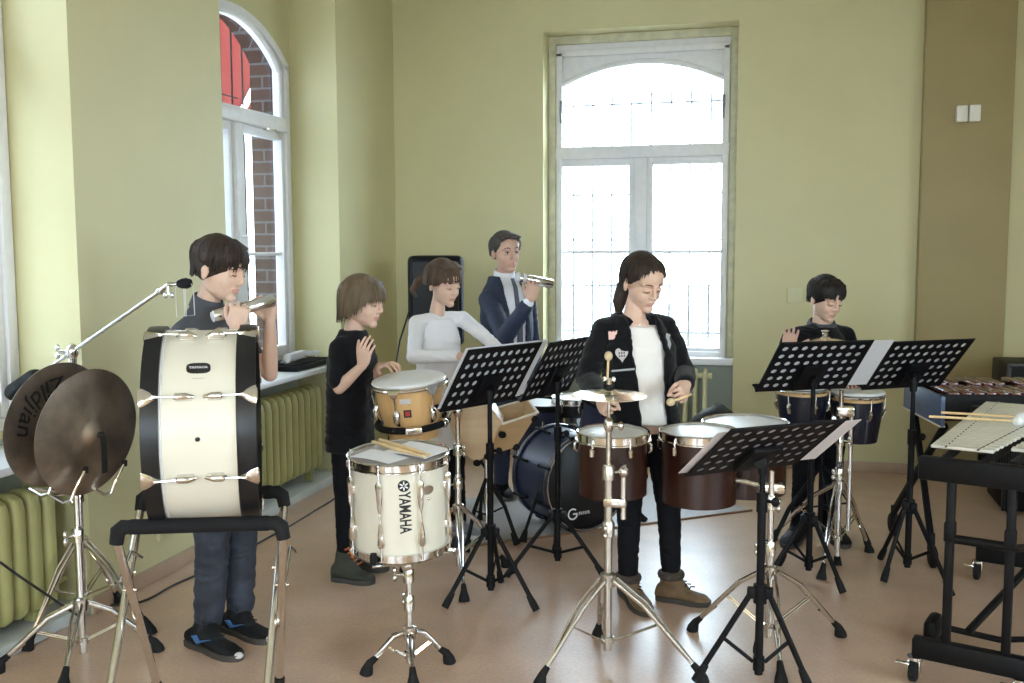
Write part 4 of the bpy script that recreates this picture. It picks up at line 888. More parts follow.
# ------------------------------------------------------------------ cables and hose on the floor
def cable(pts, r, label, mt='cable', name='floor_cable', cat='cable'):
    P = [V(p) for p in pts]; out = []
    for i in range(len(P) - 1):
        p0, p1, p2, p3 = P[max(0, i - 1)], P[i], P[i + 1], P[min(len(P) - 1, i + 2)]
        for k in range(5):
            s_ = k / 5; out.append(.5 * ((2 * p1) + (p2 - p0) * s_ + (2 * p0 - 5 * p1 + 4 * p2 - p3) * s_ ** 2 + (3 * p1 - p0 - 3 * p2 + p3) * s_ ** 3))
    out.append(P[-1]); m = MB(); m.tube(out, r, 6); tag(m.build(name, mt), label, cat)
cable([(-2.74, 3.007, 0.398), (-2.73, 3.116, 0.295), (-2.72, 3.42, .03), (-2.98, 3.614, 0.006), (-2.802, 3.634, 0.006), (-2.655, 3.708, 0.006), (-2.64, 3.927, 0.006), (-2.621, 4.061, 0.006), (-2.581, 4.287, 0.006), (-2.586, 4.667, 0.006), (-2.575, 4.964, 0.006), (-2.585, 5.312, 0.006), (-2.591, 5.577, 0.006), (-2.642, 5.968, 0.006)], .005, 'black cable snaking along the floor by the left wall')
cable([(-2.815, 2.965, 0.014), (-2.785, 3.135, 0.014), (-2.778, 3.281, 0.014), (-2.796, 3.41, 0.014)], .0125, 'pale grey hose on the floor by the hand cymbal stand', 'curb', 'floor_hose', 'hose')
# ------------------------------------------------------------------ bag by the back wall
c = V((-0.36, 6.61, 0)); t = thing('black_bag', 'bulging black bag on the floor by the back wall, behind the toms', 'bag', tuple(c))
m = MB(); rings = []; k = 24
for z, q in ((0, .9), (.04, 1.), (.16, 1.02), (.28, .98), (.37, .85), (.45, .66), (.495, .36), (.51, .08)):
    rings.append([(c.x + .19 * q * math.cos(a) * (1 + .06 * noise.noise((math.cos(a) * 2, math.sin(a) * 2, z * 6))), c.y + .13 * q * math.sin(a), z + .02 * math.cos(a) * (z > .2)) for a in [2 * PI * j / k for j in range(k)]])
m.loft(rings); m.build('bag_body', 'bag', t)
m = MB(); m.tube([(c.x + .05, c.y - .06, .44), (c.x + .10, c.y - .08, .47), (c.x + .15, c.y - .08, .43), (c.x + .17, c.y - .09, .36)], .010, 8, flat=.5); m.build('strap', 'bag', t)
# ------------------------------------------------------------------ blue drums of the boy on the right
LB = V((.330, 4.99, 0))
t = chrome_stand('double_drum_stand', 'chrome double stand with round badge under the two dark blue drums', 'drum stand', (LB.x - .0, LB.y), [(0.491, 5.236, 0), (0.045, 5.339, 0), (0.257, 4.781, 0)], .40, .14, .80, collars=(.46, .62), tiers=[(.05, .60, .0155), (.55, .86, .011)])
m = MB(); m.rod(LB + V((.048, .0, .18)), LB + V((.048, 0, .78)), .011, 12); m.build('second_tube', 'chrome', t)
m = MB(); m.box(LB + V((.02, -.0, .76)), (.085, .05, .05), None, .01); m.rod(LB + V((-.03, .02, .72)), LB + V((-.03, .06, .72)), .010, 10); m.build('cross_clamp', 'chrome', t)
m = MB(); Mq = frame(LB + V((.0, -.0175, .50)), toward(LB + V((0, 0, .5)))); m.lathe([(0, .006), (.016, .006), (.018, 0)], 20, Mq); bq = m.build('round_badge', 'ink', t)
m = MB(); vs, fs = text_mesh('LP', .020, .0006); xx = Mq.to_3x3().inverted() @ CR; yy = Mq.to_3x3().inverted() @ V((0, 0, 1)); m.add([V((0, 0, .0068)) + xx * v.x + yy * v.y for v in vs], fs, Mq); m.build('badge_letters', 'whiteink', bq)
for nm, px, py, lab in (('l', 802, 411, 'left one of the two dark blue tapered drums before the boy in the black shirt'), ('r', 857, 416, 'right one of the two dark blue tapered drums, hanging lower beside the stand')):
    c = V((0.157, 5.212, 0.724)) if nm == 'l' else V((0.427, 5.28, 0.692)); d = thing('tapered_drum', lab, 'hand drum', tuple(c), 'dark blue tapered drums'); h = .125; R = .120
    Mq = frame(c, (.0, -.02, 1), toward(c)); m = MB(); m.lathe([(R, h), (R + .003, h * .5), (R - .003, 0), (R - .020, -h), (R - .028, -h), (R - .01, 0), (R - .008, h)], 48, Mq, True); m.build('shell', 'navy', d)
    m = MB(); m.lathe([(0, h + .010), (R - .015, h + .010), (R + .008, h + .006), (R + .012, h - .004), (R + .006, h - .008)], 48, Mq); m.build('drum_head', 'head', d)
    m = MB(); m.ring(R + .010, .008, h - .018, 48, 8, Mq); m.build('rim', 'chrome', d)
    m = MB(); m.lathe([(R + .004, h - .022), (R + .006, h - .022), (R + .006, h - .040), (R + .004, h - .040)], 48, Mq, True); m.build('wooden_band', 'wood', d)
    for q in range(6):
        a = 2 * PI * (q + .5) / 6; e = V((math.cos(a), math.sin(a), 0)); m = MB(); m.rod(e * (R + .014) + V((0, 0, h - .012)), e * (R + .008) + V((0, 0, h - .10)), .0038, 6, Mq); m.tube([e * (R + .002) + V((0, 0, h - .08)), e * (R + .012) + V((0, 0, h - .095)), e * (R - .002) + V((0, 0, h - .125))], .009, 8, M=Mq); m.build('tension_lug', 'chromed', d)
# black cymbal stand behind the blue drums
cb = V((0.299, 5.478, 0)); cz = V((0.266, 5.347, 1.072)); cb = V((cz.x, cz.y, 0))
t = thing('cymbal_stand', 'black legged stand behind the blue drums, holding up a small cymbal', 'cymbal stand', tuple(cb))
m = MB(); m.rod((cb.x, cb.y, .10), (cb.x, cb.y, .60), .013, 12); m.build('lower_tube', 'black', t)
m = MB(); m.rod((cb.x, cb.y, .58), (cb.x, cb.y, cz.z + .02), .009, 12); m.build('upper_tube', 'chrome', t)
for fp in ((0.508, 5.381, 0), (0.006, 5.064, 0), (0.336, 4.984, 0)):
    f = V(fp) + V((0, 0, .02)); h0 = V((cb.x, cb.y, .42)); kn_ = h0.lerp(f, .62) + V((0, 0, .05)); m = MB(); m.tube([h0, kn_, f], .0115, 10); lg = m.build('leg', 'black', t); m = MB(); m.tube([f + (kn_ - f).normalized() * .05, f - V((0, 0, .018))], [.013, .020], 10); m.build('rubber_foot', 'rubber', lg)
    m = MB(); m.tube([V((cb.x, cb.y, .20)), kn_], .005, 6); m.build('brace', 'black', t)
m = MB(); m.lathe([(.003, .012), (.016, .012), (.018, .03), (.01, .038), (0, .04)], 14, Matrix.Translation(cz)); m.ball(cz + V((0, 0, .044)), (.022, .008, .006), None, 10, 6); m.build('felt_and_nut', 'chromed', t)
m = MB(); Mq = frame(cz, (.02, -.03, 1)); m.lathe([(.010, .016), (.022, .012), (.034, .006), (.08, .001), (.112, -.006), (.112, -.0075), (.08, -.0005), (.034, .0045), (.022, .0105), (.010, .0145)], 56, Mq, True); tag(m.build('small_cymbal', 'brass'), 'small cymbal on the black stand in front of the boy in the black shirt', 'cymbal')

# ------------------------------------------------------------------ vibraphone
O = V((.550, 3.745, 0)); L_ = V((.330, .944, 0)).normalized(); S_ = V((L_.y, -L_.x, 0)); Mv = Matrix((S_, L_, V((0, 0, 1)))).transposed().to_4x4(); Mv.translation = O   # local x across, y along
t = thing('vibraphone', 'silver barred vibraphone on a black wheeled frame at the right edge', 'vibraphone', tuple(O))
ZB = .842
def bar(m, x0, x1, y, w, z): m.box(((x0 + x1) / 2, y, z), (x1 - x0, w, .012), Mv, .003, 1)
NB = 22; pit = 1.19 / NB
for i in range(NB):
    ln = .205 + .15 * i / NB; m = MB(); y = .035 + i * pit; bar(m, .0, ln, y, pit * .78, ZB)
    for xx in (.052, ln - .05): m.box((xx, y, ZB + .0065), (.006, pit * .5, .002), Mv)
    m.build('natural_bar', 'silver', t)
pat = (1, 1, 0, 1, 1, 1, 0)
for i in range(NB - 1):
    if not pat[(i + 2) % 7]: continue
    ln = .205 + .15 * i / NB; m = MB(); bar(m, ln + .035, ln + .035 + ln * .95, .035 + (i + .5) * pit, pit * .78, ZB); m.build('accidental_bar', 'silver', t)
m = MB(); m.box((.345, -.045, .775), (.74, .045, .085), Mv, .012); m.build('end_rail', 'black', t)
m = MB(); m.box((.38, 1.27, .755), (.90, .05, .115), Mv, .008); m.build('end_rail', 'black', t)
for x0, x1 in ((.06, .06), (.185, .30), (.27, .40), (.42, .66)):
    m = MB(); m.tube([(x0, -.02, ZB - .03), (x1, 1.25, ZB - .03)], .016, 8, M=Mv); m.build('bar_rail', 'black', t)
for x0, x1 in ((.052, .052), (.155, .305)):
    m = MB(); m.tube([(x0, .0, ZB + .0045), (x1, 1.22, ZB + .0045)], .0028, 6, M=Mv); m.build('bar_cord', 'black', t)
for i in range(0, NB, 1):
    if i < 3: continue
    m = MB(); m.rod((.14 + .05 * i / NB, .035 + i * pit, ZB - .045), (.14 + .05 * i / NB, .035 + i * pit, ZB - .10 - .006 * i), .020, 10, Mv); m.build('resonator_tube', 'black', t)
for k, (yy, xa, xb, xc) in enumerate(((-.045, .085, .275, .355), (1.27, .12, .50, .72))):
    for x in (xa, xb):
        m = MB(); m.box((x, yy, .43), (.028, .032, .62), Mv, .004); m.build('leg_post', 'black', t)
        m = MB(); m.box((x, yy, .56), (.036, .040, .07), Mv, .005); m.build('height_sleeve', 'black', t)
    m = MB(); m.rod((xa, yy, .535), (xb, yy, .535), .016, 10, Mv); m.build('cross_bar', 'black', t)
    m = MB(); m.box(((xc - .0) / 2 + .005, yy, .125), (xc + .06, .05, .075), Mv, .010); m.build('base_beam', 'black', t)
    for x in (-.015, xc - .03):
        m = MB(); m.lathe([(.0, .088), (.028, .088), (.028, .074), (.020, .07), (.0, .07)], 16, Mv @ Matrix.Translation((x, yy, 0))); fk = m.build('caster_swivel', 'chrome', t)
        m = MB()
        for q in (-1, 1): m.box((x + q * .019 - .0, yy - .012, .055), (.006, .030, .050), Mv, .002)
        m.box((x - .035, yy - .03, .066), (.05, .02, .008), Mv, .002); m.build('caster_fork', 'chrome', t)
        m = MB(); Mc = Mv @ Matrix.Translation((x, yy - .018, .040)) @ Matrix.Rotation(PI / 2, 4, 'Y'); m.lathe([(0, -.014), (.032, -.014), (.039, -.009), (.039, .009), (.032, .014), (0, .014)], 24, Mc); m.build('caster_wheel', 'rubber', t)
m = MB(); m.tube([(.15, .0, .20), (.55, 1.22, .62)], .014, 8, M=Mv); m.build('diagonal_brace', 'black', t)
m = MB(); m.tube([(.28, .0, .52), (.62, 1.22, .30)], .014, 8, M=Mv); m.build('diagonal_brace', 'black', t)
m = MB(); m.box((-.03, .34, .06), (.05, .14, .10), Mv, .02); m.tube([(-.02, .38, .06), (.20, .40, .045), (.30, .40, .07), (.33, .42, .22), (.36, .46, .66)], .013, 8, M=Mv); m.box((-.03, .34, .005), (.06, .16, .01), Mv); m.build('damper_pedal', 'black', t)
def mallet(label, a, b, mt, group, r=.020, name='mallet'):
    a, b = V(a), V(b); dd = (b - a).normalized(); mt_ = thing(name, label, 'mallet', tuple(a), group); m = MB(); m.tube([a, b], .0050, 8); m.build('shaft', 'stick', mt_); m = MB(); m.ball((0, 0, 0), (r, r, r * 1.15), frame(b, dd), 16, 10); m.build('head', mt, mt_)
mallet('white headed mallet lying on the vibraphone bars, the nearer of the two', (0.614, 4.228, 0.872), (0.931, 4.197, 0.872), 'yarn', 'mallets on the vibraphone')
mallet('white headed mallet lying on the vibraphone bars, the farther of the two', (0.676, 4.342, 0.872), (0.968, 4.3, 0.872), 'yarn', 'mallets on the vibraphone')

# ------------------------------------------------------------------ xylophone with blue end panel
P0, P1 = V((.690, 5.65, 0)), V((.788, 5.07, 0)); wd = (P1 - P0); wl = wd.length; wd.normalize(); ld = V((-wd.y, wd.x, 0)); Mx = Matrix((ld, wd, V((0, 0, 1)))).transposed().to_4x4(); Mx.translation = P0  # x along the keyboard, y towards the camera
t = thing('xylophone', 'rosewood barred xylophone with blue end panel behind the vibraphone', 'xylophone', tuple(P0))
m = MB(); m.box((.010, wl / 2, .760), (.020, wl, .150), Mx, .003); pn = m.build('end_panel', 'bluepanel', t)
m = MB(); m.box((.008, wl / 2, .690), (.028, wl, .008), Mx, .002); m.build('pale_edge', 'plyedge', pn)
m = MB(); m.box((.62, wl - .012, .78), (1.20, .024, .125), Mx, .003); m.build('side_rail', 'black', t)
m = MB(); m.box((.62, .012, .78), (1.20, .024, .10), Mx, .003); m.build('side_rail', 'black', t)
m = MB(); m.box((1.22, wl / 2, .760), (.020, wl, .15), Mx, .003); m.build('end_board', 'black', t)
m = MB(); m.box((.62, wl / 2, .765), (1.18, wl - .06, .012), Mx, .002); m.build('resonator_tray', 'black', t)
for i in range(20):
    x = .08 + i * .058; m = MB(); m.box((x, wl * .66, .836), (.046, .30 - .005 * i, .022), Mx, .005); m.build('natural_bar', 'rosewood', t)
    if pat[i % 7]:
        m = MB(); m.box((x + .029, wl * .22, .848), (.046, .27 - .005 * i, .022), Mx, .005); m.build('accidental_bar', 'rosewood', t)
for xx in (.06, 1.15):
    for (ya, yb) in ((.02, wl - .03), (wl - .02, .03)):
        sg = 1 if ya < yb else -1; m = MB(); dx = -.085 if xx < .5 else 0; a = Mx @ V((xx - .02 + .012 * sg, ya, .69)); b = Mx @ V((xx + dx + .012 * sg, yb, .13)); m.tube([a, b], .017, 8, flat=1.3); lg = m.build('cross_leg', 'black', t)
        m = MB(); m.tube([b + V((0, 0, .03)), b - V((0, 0, .05))], .018, 10); wc = Mx @ V((xx + dx + .012 * sg, yb + .03 * sg, .055)); m.lathe([(0, -.013), (.046, -.013), (.055, -.008), (.055, .008), (.046, .013), (0, .013)], 24, frame(wc, ld)); m.build('caster', 'rubber', lg)
m = MB(); pc = Mx @ V((.06, wl / 2, .41)); m.rod(pc - ld * .05, pc + ld * .05, .014, 10); m.tube([pc - ld * .05, pc - ld * .075], .022, 10); m.build('pivot_knob', 'black', t)
m = MB(); m.rod(Mx @ V((.06, wl / 2, .41)), Mx @ V((1.15, wl / 2, .41)), .014, 10); m.build('stretcher', 'black', t)
# black case behind
c = V((1.586, 6.756, 0)); t = thing('flight_case', 'tall black flight case standing behind the xylophone at the right edge', 'case', (1.50, 6.45, 0))
m = MB(); m.span((1.315, 6.20, .02), (1.95, 6.65, .87), bev=.012); m.build('case_body', 'black', t)
m = MB()
for xx in (1.315, 1.95): m.span((xx - .008, 6.192, .02), (xx + .012, 6.21, .872), bev=.003)
m.span((1.315, 6.192, .855), (1.95, 6.21, .878), bev=.003); m.build('edge_trim', 'blackgloss', t)
for xx in (1.45, 1.80): m = MB(); m.box((xx, 6.192, .70), (.09, .014, .10), bev=.004); m.build('latch', 'black', t)
for xx in (1.37, 1.89):
    for yy in (6.26, 6.6): m = MB(); m.rod((xx, yy, 0), (xx, yy, .03), .025, 12); m.build('foot', 'rubber', t)

# ------------------------------------------------------------------ people
def skin(name, col):
    return mat(name, col, .48, var=.03, vscale=25, sss=.12)
MT['skin_a'] = skin('fair_skin', (.64, .42, .315)); MT['skin_b'] = skin('tanned_skin', (.56, .34, .25))
MT['lip'] = mat('lips', (.56, .29, .24), .45); MT['eyew'] = mat('eye_white', (.72, .70, .68), .25); MT['iris'] = mat('dark_iris', (.03, .02, .015), .2)
def hairmat(name, c): return mat(name, tuple(x * .6 for x in c), .5, col2=c, vscale=30, stretch=(1, 1, .25), bump=.35, bscale=220, spec=.25)
MT['hair_dark'] = hairmat('dark_brown_hair', (.040, .025, .018)); MT['hair_black'] = hairmat('black_hair', (.018, .014, .013)); MT['hair_fair'] = hairmat('fair_brown_hair', (.165, .115, .068)); MT['hair_brown'] = hairmat('brown_hair', (.105, .062, .038)); MT['hair_grey'] = hairmat('greying_hair', (.085, .07, .06))
MT['c_black'] = mat('black_cotton', (.007, .007, .009), .9, spec=.15, bump=.15, bscale=120, sheen=.1); MT['c_dark'] = mat('charcoal_shirt', (.058, .060, .070), .8, bump=.15, bscale=150); MT['c_white'] = mat('white_cotton', (.78, .77, .80), .85, bump=.12, bscale=140)
MT['c_cream'] = mat('cream_tee', (.80, .75, .70), .85, bump=.12, bscale=140); MT['c_jean'] = mat('grey_blue_denim', (.034, .040, .057), .85, var=.25, vscale=14, bump=.2, bscale=180); MT['c_suit'] = mat('navy_suit', (.016, .024, .055), .7, bump=.1, bscale=160); MT['c_trous'] = mat('dark_trousers', (.008, .008, .010), .9, spec=.15)
MT['c_knit'] = mat('black_knit', (.007, .007, .008), .95, spec=.1, bump=.4, bscale=260, sheen=.15)
MT['boot_olive'] = mat('olive_suede', (.038, .038, .026), .85, var=.2); MT['boot_tan'] = mat('tan_suede', (.15, .092, .046), .8, var=.2, vscale=20); MT['boot_sole'] = mat('dark_sole', (.05, .042, .036), .7); MT['lace_orange'] = mat('orange_laces', (.55, .13, .03), .7); MT['white_sole'] = mat('white_sole', (.62, .60, .58), .6); MT['shoe_black'] = mat('black_shoe', (.008, .008, .009), .6, spec=.25); MT['blue_mark'] = mat('blue_mark', (.06, .17, .40), .5); MT['fur'] = mat('dark_fur', (.06, .045, .035), .95, bump=.8, bscale=150); MT['pink'] = mat('pink_patch', (.78, .50, .45), .8); MT['greypatch'] = mat('grey_patch', (.35, .36, .36), .8); MT['tie'] = mat('striped_tie', (.10, .10, .13), .6); MT['gum'] = mat('yellow_hair_tie', (.65, .55, .12), .6); MT['greyshoe'] = mat('grey_sneaker', (.22, .22, .24), .7)

def organic(mb, name, mats, parent, voxel=.004, smooth=5, fold=0., ffreq=9., pick=None, seed=0, post=None):
    """union of all pieces of mb as one smooth continuous surface"""
    me = bpy.data.meshes.new('tmp'); me.from_pydata(mb.v, [], mb.f); bm = bmesh.new(); bm.from_mesh(me); bmesh.ops.recalc_face_normals(bm, faces=bm.faces); bm.to_mesh(me); bm.free()
    o = bpy.data.objects.new('tmp', me); COL.objects.link(o)
    r = o.modifiers.new('r', 'REMESH'); r.mode = 'VOXEL'; r.voxel_size = voxel
    if smooth: s_ = o.modifiers.new('s', 'SMOOTH'); s_.factor = .5; s_.iterations = smooth
    dg = bpy.context.evaluated_depsgraph_get(); nm = bpy.data.meshes.new_from_object(o.evaluated_get(dg)); bpy.data.objects.remove(o); bpy.data.meshes.remove(me)
    n = len(nm.vertices); co = np.empty(n * 3, 'f'); nm.vertices.foreach_get('co', co); co = co.reshape(-1, 3)
    if fold:
        no = np.empty(n * 3, 'f'); nm.vertices.foreach_get('normal', no); no = no.reshape(-1, 3)
        d = np.empty(n, 'f'); sv = V((seed * 3.1, seed * 1.7, seed))
        for i in range(n):
            p = co[i]; q = V((p[0] * ffreq, p[1] * ffreq, p[2] * ffreq * 2.0)) + sv
            w = noise.noise(q * .35) * 1.5; a = noise.noise(q + V((w, w, w * 2))); d[i] = (1 - abs(a) * 2.2) + .35 * noise.noise(q * 2.3)
        co = co + no * (d * fold)[:, None]
    if post is not None: co = post(co)
    off = np.array((0, 0, 0), 'f'); p = parent
    while p: off = off + np.array(p.location); p = p.parent
    nm.vertices.foreach_set('co', (co - off).astype('f').ravel())
    nm.materials.clear()
    for m in (mats if isinstance(mats, (list, tuple)) else [mats]): nm.materials.append(MT[m])
    k = len(nm.polygons); nm.polygons.foreach_set('use_smooth', [True] * k)
    if pick is not None:
        ce = np.empty(k * 3, 'f'); nm.polygons.foreach_get('center', ce); ce = ce.reshape(-1, 3) + off
        nm.polygons.foreach_set('material_index', pick(ce).astype('i'))
    else: nm.polygons.foreach_set('material_index', [0] * k)
    nm.update(); nm.name = name; ob = bpy.data.objects.new(name, nm); COL.objects.link(ob)
    if parent is not None: ob.parent = parent
    return ob
def capsule(mb, a, b, r0, r1, n=14, M=None, flat=None):
    a, b = V(a), V(b); d = b - a; L = d.length
    if L < 1e-5: mb.ball(a, r0, M); return
    d /= L; pts = []; rr = []
    for k in range(5):
        q = math.radians(-85 + 85 * k / 4 * .999); pts.append(a + d * r0 * math.sin(q)); rr.append(max(r0 * math.cos(q), .0008))
    for k in range(1, 4): pts.append(a.lerp(b, k / 4)); rr.append(r0 + (r1 - r0) * k / 4)
    for k in range(5):
        q = math.radians(85 * k / 4); pts.append(b + d * r1 * math.sin(q)); rr.append(max(r1 * math.cos(q), .0008))
    mb.tube(pts, rr, n, M=M, flat=flat)
def chain(mb, pts, rs, M=None, flat=None):
    for i in range(len(pts) - 1): capsule(mb, pts[i], pts[i + 1], rs[i], rs[i + 1], M=M, flat=flat)

def head_matrix(c, yaw, down, roll=0., s=1.):
    """yaw: degrees from facing the camera towards picture right; down: degrees of nod"""
    vd = toward(c); vd.z = 0; vd.normalize(); rt = V((-vd.y, vd.x, 0)); rt = rt if rt.dot(CR) > 0 else -rt
    y, dn = math.radians(yaw), math.radians(down); f = vd * math.cos(y) + rt * math.sin(y); up = V((0, 0, 1))
    f2 = f * math.cos(dn) - up * math.sin(dn); u2 = up * math.cos(dn) + f * math.sin(dn); x = f2.cross(u2)
    if roll: q = math.radians(roll); x, u2 = x * math.cos(q) + u2 * math.sin(q), u2 * math.cos(q) - x * math.sin(q)
    M = Matrix((x * s, f2 * s, u2 * s)).transposed().to_4x4(); M.translation = V(c); return M
def head_shape(mb, M, male=0.):
    B = lambda c, r: mb.ball(c, r, M, 24, 16)
    B((0, -.014, .030), (.073, .091, .085)); B((0, .016, -.020), (.060, .072, .078)); B((0, .030, -.050), (.047 + .004 * male, .052, .052)); B((0, .066, -.086), (.021 + .004 * male, .021, .018))
    B((0, .040, .045), (.060, .052, .050))
    for s_ in (-1, 1):
        B((s_ * .030, .048, -.028), (.024, .0285, .034)); B((s_ * .034, .010, -.052), (.019, .040, .030))
        capsule(mb, (s_ * .012, .086, .027), (s_ * .042, .070, .028), .009 + .001 * male, .008, M=M)
        B((s_ * .0105, .094, -.026), (.0075, .009, .0065))
        # ears
        Me = M @ Matrix.Translation((s_ * .073, -.010, -.006)) @ Matrix.Rotation(s_ * -.35, 4, 'Z') @ Matrix.Rotation(-.2, 4, 'X'); mb.ball((0, 0, 0), (.0085, .019, .031), Me, 16, 10); mb.ball((s_ * .002, -.004, .006), (.009, .017, .022), Me, 12, 8)
        B((s_ * .029, .0745, .005), (.0145, .011, .0115))          # lid over the eye
    chain(mb, [(0, .088, .020), (0, .094, -.004), (0, .1015, -.020)], [.0075, .0085, .0105], M=M)
    chain(mb, [(-.021, .077, -.052), (-.008, .0865, -.0495), (.008, .0865, -.0495), (.021, .077, -.052)], [.0035, .0058, .0058, .0035], M=M)
    chain(mb, [(-.018, .078, -.0560), (0, .0855, -.0605), (.018, .078, -.0560)], [.004, .0066, .004], M=M)
def face_post(M, sock=.006):
    Mi = np.array(M.inverted()); Mf = np.array(M)
    def post(co):
        h = co @ Mi[:3, :3].T + Mi[:3, 3]; near = (np.abs(h[:, 0]) < .09) & (h[:, 1] > .03) & (np.abs(h[:, 2]) < .12)
        d = np.zeros(len(h))
        for s_ in (-1, 1):
            d -= sock * np.exp(-(((h[:, 0] - s_ * .026) / .013) ** 2 + ((h[:, 2] - .016) / .008) ** 2))
            d -= .0035 * np.exp(-(((h[:, 0] - s_ * .028) / .014) ** 2 + ((h[:, 2] + .010) / .006) ** 2))
            d -= .003 * np.exp(-(((h[:, 0] - s_ * .016) / .006) ** 2 + ((h[:, 2] + .024) / .010) ** 2))
        d -= .0045 * np.exp(-((h[:, 0] / .020) ** 2 + ((h[:, 2] + .0548) / .0022) ** 2))
        d -= .0035 * np.exp(-((h[:, 0] / .022) ** 2 + ((h[:, 2] + .073) / .006) ** 2))
        h[:, 1] += np.where(near, d, 0); return h @ Mf[:3, :3].T + Mf[:3, 3]
    return post
def lip_pick(M):
    Mi = np.array(M.inverted())
    def pick(ce):
        h = ce @ Mi[:3, :3].T + Mi[:3, 3]; z0 = -.0552 + h[:, 0] ** 2 * 3
        return ((np.abs(h[:, 0]) < .0215) & (h[:, 1] > .070) & (np.abs(h[:, 2] - z0) < .0095 * np.sqrt(np.clip(1 - (h[:, 0] / .0225) ** 2, 0, 1)))).astype(int)
    return pick
def hand(mb, M, curl=(25, 35, 25), thumb=(.75, .62, -.25), tcurl=20, spread=4., mirror=1, s=1., fcurl=None):
    """wrist at the origin, fingers along +y, back of the hand +z, thumb on the +x side (mirror flips)"""
    S3 = M @ Matrix.Diagonal((mirror * s, s, s, 1))
    kx = (-.031, -.0105, .0105, .031); ky = (.072, .080, .083, .078); Ls = (.054, .068, .074, .066)
    mb.loft([[(w * math.copysign(abs(math.cos(a)) ** .7, math.cos(a)), y, z + t * math.sin(a)) for a in [2 * PI * j / 16 for j in range(16)]] for y, w, t, z in ((-.012, .022, .015, 0), (.0, .026, .016, 0), (.025, .037, .0165, -.001), (.055, .040, .0145, -.001), (.078, .037, .0115, 0), (.086, .030, .008, 0))], S3)
    for i in range(4):
        a = math.radians(-(i - 1.5) * spread); c = fcurl[i] if fcurl else curl; p = V((kx[i], ky[i] - .004, 0)); ang = 0; r = .0086 - .0004 * abs(i - 2)
        for j, fr in enumerate((.44, .31, .25)):
            ang += math.radians(c[j]); d = V((-math.sin(a) * math.cos(ang), math.cos(a) * math.cos(ang), -math.sin(ang))); q = p + d * Ls[i] * fr; r2 = r * (.93 if j < 2 else .84); capsule(mb, p, q, r, r2, 12, S3); p, r = q, r2
    p = V((.026, .018, -.006)); d = V(thumb).normalized(); ax = V((-.3, .3, -1)).normalized(); r = .0125; bend = V((-1, .35, -.35)).normalized()
    for j, L in enumerate((.040, .031, .026)):
        q = p + d * L; r2 = (.0105, .0092, .0076)[j]; capsule(mb, p, q, r, r2, 12, S3); p, r = q, r2; t = math.radians(tcurl); d = (d * math.cos(t) + bend * math.sin(t)).normalized()
def hand_frame(w, fdir, back):
    y = V(fdir).normalized(); z = V(back); z = (z - y * z.dot(y)).normalized(); x = y.cross(z); M = Matrix((x, y, z)).transposed().to_4x4(); M.translation = V(w); return M
def hair_locks(mb, M, zend, n=74, off=.010, r=.0105, seed=1, crown=(0, -.030), taper=1., wav=.006, jit=.010, base=True):
    rs = random.Random(seed); cz = .030; RX, RY, RZ = .073 + off, .091 + off, .085 + off
    def ze(ph):
        a = abs((ph + 180) % 360 - 180)
        for (a0, z0), (a1, z1) in zip(zend, zend[1:]):
            if a <= a1: return z0 + (z1 - z0) * (a - a0) / (a1 - a0)
        return zend[-1][1]
    def surf(ph, z, o_):
        q = max(0, 1 - ((z - cz) / RZ) ** 2) if z > cz else 1 - .10 * min(1, (cz - z) / .1) ** 1.5; q = math.sqrt(q) if z > cz else q
        if z < cz + .04: o_ -= off * (1 - taper) * min(1, (cz + .04 - z) / .07)
        return V(((RX + o_) * q * math.sin(ph), -.014 + (RY + o_) * q * math.cos(ph), z))
    for i in range(n):
        ph0 = 2 * PI * (i + rs.uniform(-.4, .4)) / n; z1 = ze(math.degrees(ph0)) + rs.uniform(-jit, jit); pts = []; rad = []; tw = rs.uniform(-.10, .10); K = 9; o1 = rs.uniform(-.003, .004) * (1 if base else 2.2)
        for k in range(K):
            t = k / (K - 1); ph = ph0 + tw * t + wav * 8 * math.sin(t * 5 + i) * .3; zt = cz + RZ * .985; z = zt + (z1 - zt) * t ** 1.35; p = surf(ph, z, o1 + .003 * t); c = V((crown[0], crown[1], p.z)); blend = max(0, 1 - t * 3); p = p.lerp(V((crown[0], crown[1], p.z)), blend * .7); pts.append(M @ p); rad.append(r * (1.1 - .62 * t ** 3))
        mb.tube(pts, [q * M.to_scale().x for q in rad], 7, flat=.62)
    if base: mb.ball((0, -.016, .034), (.073 + off * .75, .089 + off * .75, .083 + off * .75), M @ Matrix.Translation((0, -.006, .006)), 28, 18)
def hair_strands(body, M, zend, mt, n=150, **k):
    m = MB(); hair_locks(m, M, zend, n, base=False, **k); return m.build('hair_strands', mt, body)
def bangs(mb, M, zend, n=26, xw=.062, sweep=0., seed=3, r=.0085, y0=.02):
    rs = random.Random(seed)
    for i in range(n):
        x = -xw + 2 * xw * (i + rs.uniform(-.3, .3)) / (n - 1); ze = zend + rs.uniform(-.008, .008); ye = math.sqrt(max(.0005, 1 - (min(.075, abs(x + sweep)) / .079) ** 2)) * .098 - .012
        mb.tube([M @ V((x * .45, y0, .121)), M @ V((x * .85 + sweep * .3, .058, .098)), M @ V((x + sweep * .7, ye - .004, .066)), M @ V((x + sweep, ye, ze))], [r, r * 1.1, r, r * .4], 7, flat=.7)
